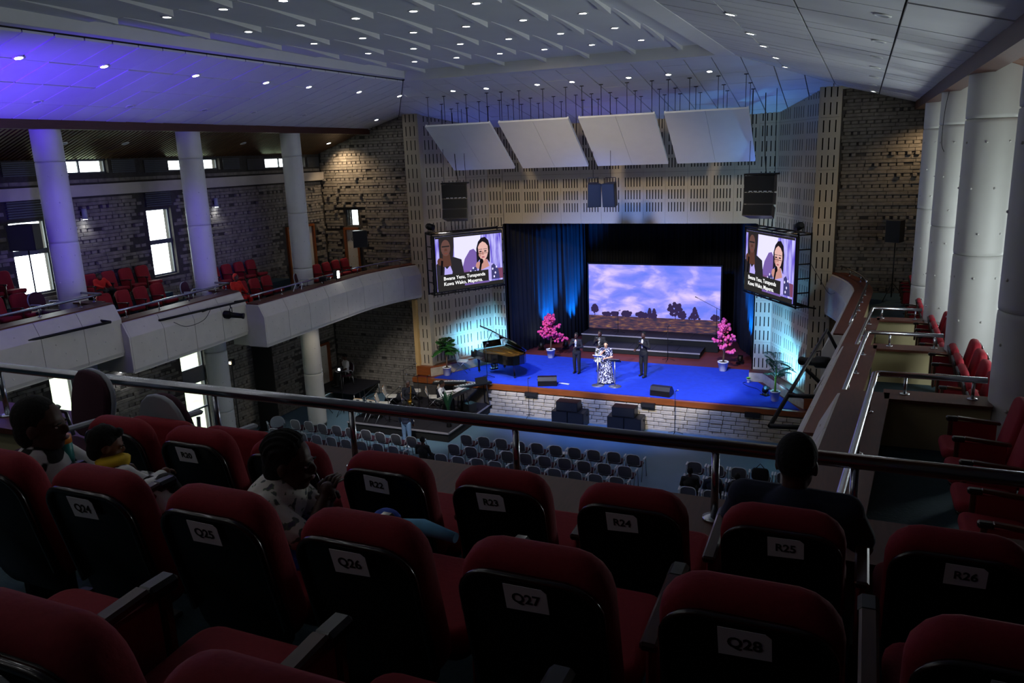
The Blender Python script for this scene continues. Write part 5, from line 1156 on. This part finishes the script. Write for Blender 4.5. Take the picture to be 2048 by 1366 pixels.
def human(label, loc, rz, base, over, skin, hair, top, bottom, scale=1, voxel=.013, look=(0, 0), shoes='black_plastic', sleeves='long', skirt=None, front=None, hairstyle='short', mic=None, feet=True, collar=None):
    J = {k: Vector(v) for k, v in base.items()}; J.update({k: Vector(v) for k, v in over.items()}); J = {k: v*scale for k, v in J.items()}; S = scale
    p = thing('person', label, 'person', loc, rz, None)
    HM = T(J['head']) @ RZ(look[0]) @ RX(look[1]); hp = lambda x, y, z: HM @ V(x*S, y*S, z*S)
    H3 = HM.to_3x3()
    def torso(m, k, low=0):
        up = (J['neck']-J['pelvis']).normalized(); side = (J['shR']-J['shL']).normalized(); fw = up.cross(side); R3 = Matrix((side, -side.cross(up), up)).transposed()
        m.ball(J['pelvis'], (.155*S+k, .115*S+k, .13*S+k), 14, 10, R3); m.ball(J['pelvis'].lerp(J['chest'], .5), (.138*S+k, .1*S+k, .2*S), 14, 10, R3); m.ball(J['chest'], (.165*S+k, .115*S+k, .17*S+k), 14, 10, R3)
        cap(m, J['shL'], J['shR'], .058*S+k, .058*S+k); cap(m, J['chest'], J['neck']-up*.03*S, .11*S, .06*S+k*.5)
    def arm(m, s, k, to=1., short=False):
        a, b, c = J['sh'+s], J['el'+s], J['ha'+s]
        if short: cap(m, a, a.lerp(b, .75), .052*S+k, .05*S+k); return
        cap(m, a, b, .05*S+k, .04*S+k); cap(m, b, b.lerp(c, to), .04*S+k, (.029+.011*(1-to))*S+k)
    def leg(m, s, k): cap(m, J['hip'+s], J['kn'+s], .085*S+k, .06*S+k); cap(m, J['kn'+s], J['an'+s], .058*S+k, .038*S+k)
    m = MB(); torso(m, -.004); cap(m, J['neck']-V(0, 0, .04*S), hp(0, -.02, -.06), .052*S, .05*S)
    m.ball(hp(0, -.012, .022), (.077*S, .098*S, .1*S), 16, 12, H3); m.ball(hp(0, .022, -.05), (.06*S, .07*S, .07*S), 14, 10, H3); m.ball(hp(0, .05, -.085), (.034*S, .035*S, .03*S), 10, 8, H3)
    m.ball(hp(0, .095, -.018), (.015*S, .02*S, .024*S), 8, 6, H3); m.ball(hp(0, .088, -.01), (.01*S, .016*S, .035*S), 8, 6, H3); m.ball(hp(0, .082, .012), (.055*S, .014*S, .012*S), 10, 6, H3); m.ball(hp(0, .084, -.058), (.026*S, .016*S, .012*S), 8, 6, H3)
    for s in (-1, 1): m.ball(hp(s*.077, -.008, -.012), (.011*S, .02*S, .032*S), 8, 6, H3)
    for s in 'LR':
        arm(m, s, 0); d = (J['ha'+s]-J['el'+s]).normalized(); m.ball(J['ha'+s]+d*.045*S, .036*S, 10, 8); leg(m, s, 0); f = (J['an'+s]-J['kn'+s]); fo = V(0, 1, 0); cap(m, J['an'+s]-V(0, .03*S, .03*S), J['an'+s]+fo*.13*S-V(0, 0, .05*S), .04*S, .03*S)
    body = remesh(m, voxel); b0 = len(body.vertices)
    fm = MB()
    for s in 'LR':
        d = (J['ha'+s]-J['el'+s]).normalized(); c = J['ha'+s]+d*.06*S; sd = d.cross(V(0, 0, 1)); sd = sd.normalized() if sd.length > .1 else V(1, 0, 0); nn = sd.cross(d); q = -1 if s == 'L' else 1
        for i, (o, L) in enumerate(((-.028, .06), (-.01, .072), (.01, .068), (.027, .052))):
            a = c+sd*o*S; k1 = a+d*L*.55*S-nn*.008*S; k2 = k1+d*L*.35*S-nn*.03*S; fm.tube([a, k1, k2], [.0105*S, .0095*S, .008*S], 6)
        a = c-d*.03*S-sd*.03*q*S; fm.tube([a, a+d*.03*S-sd*.02*q*S, a+d*.055*S-sd*.016*q*S-nn*.015*S], [.012*S, .011*S, .009*S], 6)
    n0 = len(body.vertices); vs = [v.co[:] for v in body.vertices]+fm.v; fs = [tuple(pp.vertices) for pp in body.polygons]+[tuple(i+n0 for i in f) for f in fm.f]
    me = bpy.data.meshes.new('body'); me.from_pydata(vs, [], fs); me.polygons.foreach_set('use_smooth', [True]*len(fs)); bpy.data.meshes.remove(body); mobj('body', me, skin, p)
    # face details
    for s in (-1, 1):
        e = MB(); e.ball(hp(s*.032, .079, .0), (.011*S, .0075*S, .0055*S), 8, 6, H3); eo = e.obj('eye', 'eye_white', p); q = MB(); q.ball(hp(s*.032, .084, .0), (.006*S, .0042*S, .0058*S), 6, 5, H3); q.obj('iris', 'ink', eo)
        q = MB(); q.ball(hp(s*.032, .092, .017), (.018*S, .006*S, .004*S), 8, 5, H3); q.obj('eyebrow', 'hair_black', p)
    q = MB(); q.ball(hp(0, .097, -.057), (.023*S, .008*S, .009*S), 10, 6, H3); q.obj('lips', 'lip', p)
    # hair
    if hairstyle:
        h = MB(); h.ball(hp(0, -.026, .036), (.083*S, .1*S, .1*S), 16, 12, H3)
        if hairstyle != 'short': h.ball(hp(0, -.055, -.02), (.076*S, .062*S, .09*S), 14, 10, H3)
        if hairstyle == 'bun': h.ball(hp(0, -.12, .05), .045*S, 10, 8)
        if hairstyle == 'pony': h.ball(hp(0, -.115, .0), (.03*S, .035*S, .05*S), 10, 8)
        if hairstyle == 'tuft': h.ball(hp(.03, .05, .1), .032*S, 10, 8); h.ball(hp(-.05, -.04, .1), .03*S, 10, 8)
        if hairstyle == 'braids':
            for k in range(9):
                f = -1.2+.3*k; pts = [hp(.084*math.sin(f), -.026+.102*math.cos(f)*math.cos(th), .036+.102*math.cos(f)*math.sin(th)) for th in [math.radians(48+18*i) for i in range(8)]]; h.tube(pts, .0085*S, 6)
        mobj('hair', remesh(h, max(voxel*.6, .006), 1), hair, p)
    # clothing
    c = MB(); torso(c, .014*S)
    if sleeves: [arm(c, s, .013*S, .95, sleeves == 'short') for s in 'LR']
    if skirt is None and base is STAND and top.startswith('suit'): c.ball(J['pelvis']-V(0, 0, .07*S), (.18*S, .135*S, .14*S), 14, 10)
    mobj('jacket' if top.startswith('suit') else 'top', remesh(c, voxel), top, p)
    if skirt:
        zt = J['pelvis'].z+.08*S; sk = MB(); r0, r1, zb = skirt; n = 28; vs = []; NL = 7
        for i in range(NL+1):
            t = i/NL; r = r0+(r1-r0)*t**.8
            for k in range(n): a = 2*PI*k/n; w = 1+.06*t*math.sin(a*7); vs.append(V(J['pelvis'].x+r*w*math.cos(a), J['pelvis'].y+r*.78*w*math.sin(a), zt+(zb-zt)*t))
        sk.add(vs, [(i*n+k, i*n+(k+1) % n, (i+1)*n+(k+1) % n, (i+1)*n+k) for i in range(NL) for k in range(n)]+[tuple(range(n)), tuple(NL*n+k for k in reversed(range(n)))], True); sk.obj('skirt', bottom, p)
    else:
        c = MB(); c.ball(J['pelvis']-V(0, 0, .02*S), (.163*S, .125*S, .12*S), 14, 10); [leg(c, s, .016*S) for s in 'LR']; mobj('trousers', remesh(c, voxel), bottom, p)
    if front:
        up = (J['neck']-J['chest']).normalized(); c = MB(); c.ball(J['chest']+V(0, .092*S, .02*S), (.05*S, .052*S, .19*S), 12, 8); c.obj('shirt_front', front, p)
        if collar: q = MB(); q.ball(J['neck']+V(0, .085*S, -.03*S), (.06*S, .025*S, .018*S), 10, 6); q.obj('bow_tie', collar, p)
    if feet:
        for s in 'LR': c = MB(); cap(c, J['an'+s]-V(0, .035*S, .035*S), J['an'+s]+V(0, .15*S, -.045*S), .046*S, .038*S, 10); c.obj('shoe', shoes, p)
    if mic is not None:
        s, d = mic; d = Vector(d).normalized(); a = J['ha'+s]+(J['ha'+s]-J['el'+s]).normalized()*.07*S
        t = thing('microphone', 'black handheld microphone held by the '+label.split(' ', 1)[1] if False else MICL.pop(0), 'microphone', loc, rz); q = MB(); q.tube([a-d*.11, a+d*.08], [.013, .018], 8); q.obj('grip', 'black_plastic', t); q = MB(); q.ball(a+d*.105, .028, 8, 6); q.obj('mesh_head', 'alu', t)
    return p
MICL = ['black microphone held by the man at the left of the stage', 'black microphone held by the woman in a black jacket', 'black microphone held by the woman in the long dress', 'black microphone held by the tall man at the right', 'black microphone held by the seated man in white']
mR = dict(elR=(.27, .04, 1.17), haR=(.1, .2, 1.36))
human('man in a dark suit with a microphone, leftmost of the singers', (-9.93, 28.45, SZ), PI-.05, STAND, dict(elR=(.28, .03, 1.17), haR=(.09, .2, 1.33), elL=(-.27, .03, 1.15), haL=(-.07, .24, 1.17)), 'skin_dark', 'hair_black', 'suit_navy', 'suit_navy', .945, front='shirt_white', collar='red_cloth', mic=('R', (-.25, .35, 1)))
human('woman in black jacket and patterned dress behind the stand', (-9.12, 28.95, SZ), PI-.1, STAND, dict(elR=(.27, .03, 1.15), haR=(.09, .19, 1.34), elL=(-.26, .03, 1.13), haL=(-.06, .24, 1.12)), 'skin_dark', 'hair_black', 'suit_black', 'dress_bw', .96, skirt=(.17, .25, .42), front='dress_bw', hairstyle='long', mic=('R', (-.25, .35, 1)))
human('woman in a long navy and white dress at the stand', (-8.42, 27.45, SZ), PI+.15, STAND, dict(elR=(.26, .05, 1.13), haR=(.08, .19, 1.36), elL=(-.25, .06, 1.12), haL=(-.02, .25, 1.1)), 'skin_light', 'hair_black', 'dress_navy', 'dress_navy', .93, sleeves='short', skirt=(.16, .31, .05), hairstyle='pony', mic=('R', (-.2, .35, 1)), look=(.0, -.2))
human('tall man in black suit and white shirt, rightmost of the singers', (-7.31, 28.73, SZ), PI-.35, STAND, dict(elL=(-.28, .03, 1.16), haL=(-.08, .21, 1.31), elR=(.27, .0, 1.13), haR=(.2, .26, 1.08), anL=(-.14, .1, .09), anR=(.12, -.05, .09)), 'skin_dark', 'hair_black', 'suit_black', 'suit_black', 1.015, front='shirt_white', mic=('L', (.2, .35, 1)))
human('grey haired man in dark jacket playing a golden saxophone', (-15.0, 23.95, .35), -2.2, SIT, dict(haL=(.0, .26, .9), haR=(.1, .26, .62), anR=(.25, .75, .09), knR=(.16, .45, .52)), 'skin_dark', 'hair_grey', 'suit_navy', 'suit_black', 1, shoes='shirt_white', look=(0, -.15))
folding_chair((-15.0, 23.95, .365), -2.2, 'cream folding chair the saxophonist sits on')
t = thing('saxophone', 'golden saxophone in the hands of the grey haired man', 'saxophone', (-15.0, 23.95, .35), -2.2); MB().tube([(.0, .16, 1.16), (.0, .26, 1.2), (.02, .32, 1.1), (.05, .3, .7), (.08, .32, .5), (.12, .4, .46), (.15, .46, .55), (.16, .48, .72)], [.008, .011, .016, .028, .04, .05, .055, .085], 12).obj('body', 'gold', t)
for k in range(7): MB().ball((.03+.005*k, .33, 1.02-.07*k), .018, 6, 5).obj('key_pad', 'gold', t)
human('keyboard player in white shirt and dark waistcoat', (-13.85, 24.3, .35), -1.3, SIT, dict(haL=(-.2, .42, .86), haR=(.2, .42, .86), elL=(-.26, .12, .8), elR=(.26, .12, .8), chest=(0, .02, .86), neck=(0, .05, 1.05), head=(0, .1, 1.2), shL=(-.18, .04, 1.), shR=(.18, .04, 1.)), 'skin_dark', 'hair_black', 'shirt_white', 'suit_black', 1, look=(0, -.25))
m = MB(); m.ball((0, .01, .86), (.185, .145, .18), 14, 10); m.ball((0, 0, .68), (.165, .13, .2), 14, 10); o = mobj('waistcoat', remesh(m, .014), 'suit_navy', [x for x in bpy.data.objects if x.get('label') == 'keyboard player in white shirt and dark waistcoat'][0])
t = thing('stool', 'round black stool under the keyboard player', 'stool', (-13.85, 24.3, .362)); MB().lathe([(.17, .42), (.18, .44), (.17, .46)], 18).obj('seat', 'black_plastic', t)
for k in range(4): a = PI/4+PI/2*k; MB().tube([(.1*math.cos(a), .1*math.sin(a), .42), (.18*math.cos(a), .18*math.sin(a), 0)], .013, 6).obj('leg', 'black_metal', t)
human('man in a white shirt seated on the corner platform with a microphone', (-19.2, 25.95, .58), 2.5, SIT, dict(elR=(.24, .1, .8), haR=(.06, .17, 1.02)), 'skin_dark', 'hair_black', 'shirt_white', 'suit_black', 1, sleeves='short', look=(0, -.3), mic=('R', (-.1, .1, 1)))
office_chair((-19.2, 25.95, .58), 2.5, 'armchair with pale legs on the corner platform')
t = thing('open_book', 'open white book on the lap of the seated man in white', 'book', (-19.2-.3*math.sin(2.5), 25.95+.3*math.cos(2.5), 1.2), 2.5); MB().box(-.17, 0, -.12, .12, 0, .01, RY(.1)).obj('page', 'shirt_white', t); MB().box(0, .17, -.12, .12, 0, .01, RY(-.1)).obj('page', 'shirt_white', t)
human('person in black top and pale jeans standing before the band platform', (-13.8, 21.75, 0), .1, STAND, {}, 'skin_dark', 'hair_black', 'shirt_blue', 'denim', .95, shoes='shirt_white')
human('person in a dark coat seated alone between the chair blocks', (-11.98, 19.75, 0), .05, SIT, dict(elL=(-.24, .02, .76), elR=(.24, .02, .76)), 'skin_dark', 'hair_black', 'suit_black', 'suit_black', .98)
for k, x in enumerate((-3.8, -3.18, -2.56)):
    human('dark haired person in the third row of the right block, %s from the aisle' % ORD[k], (x, 19.98, 0), .05, SIT, {}, 'skin_dark', 'hair_black', ('suit_black', 'shirt_blue', 'suit_navy')[k], 'suit_black', .95, voxel=.016)
human('person in a red hood seated on the left gallery', (-18.35, 19.4, 5.0), -PI/2, SIT, dict(chest=(0, .0, .84)), 'skin_dark', 'red_cloth', 'red_cloth', 'red_cloth', .95, hairstyle='long')
human('child in a red top slumped in a left gallery seat', (-19.72, 15.55, 5.87), -PI/2, SIT, dict(head=(.1, .12, 1.02), neck=(.05, .05, .92), chest=(.02, .02, .78), shL=(-.12, .04, .88), shR=(.2, .02, .88)), 'skin_dark', 'hair_black', 'red_cloth', 'suit_black', .85)
# --- people among the balcony seats
human('man in dark blue shirt seen from behind in seat R25', (-.18, 3.2, 7.39), -.08, SIT, dict(pelvis=(0, .02, .55), chest=(0, -.02, .7), neck=(0, .0, .84), head=(0, .04, .96), shL=(-.2, -.0, .8), shR=(.2, -.0, .8), elL=(-.27, .08, .62), elR=(.27, .08, .62), haL=(-.16, .26, .56), haR=(.16, .26, .56), knL=(-.11, .3, .52), knR=(.11, .3, .52), anL=(-.11, .32, .1), anR=(.11, .32, .1)), 'skin_dark', 'hair_black', 'shirt_blue', 'suit_black', 1.0, voxel=.008, sleeves='short', look=(-.1, -.2))
gl = human('girl with cornrow braids and floral blouse resting her chin on her hands', (-2.1, 2.2, 7.68), -1.25, SIT, dict(pelvis=(0, -.05, .53), chest=(-.02, .05, .68), neck=(-.03, .1, .78), head=(-.02, .15, .885), shL=(-.14, .08, .73), shR=(.12, .08, .73), elL=(-.2, .2, .56), elR=(.14, .26, .6), haL=(-.06, .28, .7), haR=(.04, .3, .74), hipL=(-.08, 0, .5), hipR=(.08, 0, .5), knL=(-.1, .3, .5), knR=(.1, .3, .5), anL=(-.1, .33, .1), anR=(.1, .33, .1)), 'skin_dark', 'hair_black', 'floral_white', 'blue_cloth', .93, voxel=.006, hairstyle='braids', sleeves='short', look=(.0, -.12))
q = MB(); q.tube([(-.09, .02, .7), (-.07, .12, .73), (.0, .14, .735), (.06, .12, .73), (.08, .02, .7)], .012, 8); q.obj('collar', 'green_cloth', gl)
t = thing('blue_cloth', 'blue and sky striped cloth on the lap of the girl with braids', 'cloth', (-1.62, 2.4, 8.2), -.2); m = MB(); m.ball((-.03, .0, .03), (.07, .06, .06), 12, 8); m.obj('bundle', 'blue_cloth', t); m = MB(); m.tube([(.02, .0, .03), (.15, .02, .05), (.3, .03, .04)], [.03, .032, .02], 10); m.obj('edge', 'sky_cloth', t)
ck = human('child in a black and white cow print outfit in seat Q23', (-3.37, 2.2, 7.52), -1.15, SIT, dict(pelvis=(0, -.05, .53), chest=(0, -.01, .72), neck=(0, .0, .85), head=(0, .04, .975), shL=(-.15, -.01, .8), shR=(.15, -.01, .8), elL=(-.2, .14, .66), elR=(.2, .12, .68), haL=(-.1, .28, .72), haR=(.06, .28, .74), hipL=(-.08, 0, .5), hipR=(.08, 0, .5), knL=(-.1, .3, .5), knR=(.1, .3, .5), anL=(-.1, .33, .1), anR=(.1, .33, .1)), 'skin_dark', 'hair_black', 'cow_print', 'cow_print', 1.03, voxel=.007, hairstyle='long', look=(.05, -.05))
human('baby in cow print with a yellow collar lying across the laps', (-3.12, 2.36, 7.84), -.4, SIT, dict(pelvis=(.32, .05, .5), chest=(.17, .0, .58), neck=(.08, .0, .66), head=(.0, .0, .78), shL=(.02, .02, .6), shR=(.22, .02, .62), elL=(-.04, .14, .5), elR=(.28, .14, .54), haL=(.06, .22, .5), haR=(.2, .24, .55), hipL=(.34, .08, .5), hipR=(.42, .05, .5), knL=(.5, .16, .6), knR=(.52, .06, .6), anL=(.62, .24, .44), anR=(.66, .14, .44)), 'skin_mid', 'hair_black', 'cow_print', 'cow_print', .72, voxel=.007, hairstyle='tuft', look=(-.25, -.3), shoes='shirt_white')
m = MB(); m.lathe([(.05, 0), (.07, .02), (.075, .05), (.05, .06)], 14); bb = [x for x in bpy.data.objects if (x.get('label') or '').startswith('baby')][0]; o = m.obj('collar', 'yellow_cloth', bb, (.06, .0, .46))
t = thing('drinking_bottle', 'teal bottle with orange lid held by the cow print child', 'bottle', (-3.33, 2.3, 8.31), .0); MB().lathe([(.034, 0), (.036, .02), (.036, .1), (.03, .11)], 14).obj('body', 'teal_plastic', t); MB().lathe([(.037, .1), (.037, .135), (.03, .14)], 14).obj('lid', 'orange_plastic', t); MB().tube([(.01, 0, .14), (.012, 0, .19)], .008, 8).obj('straw', 'teal_plastic', t)
bpy.data.scenes.remove(TMP)
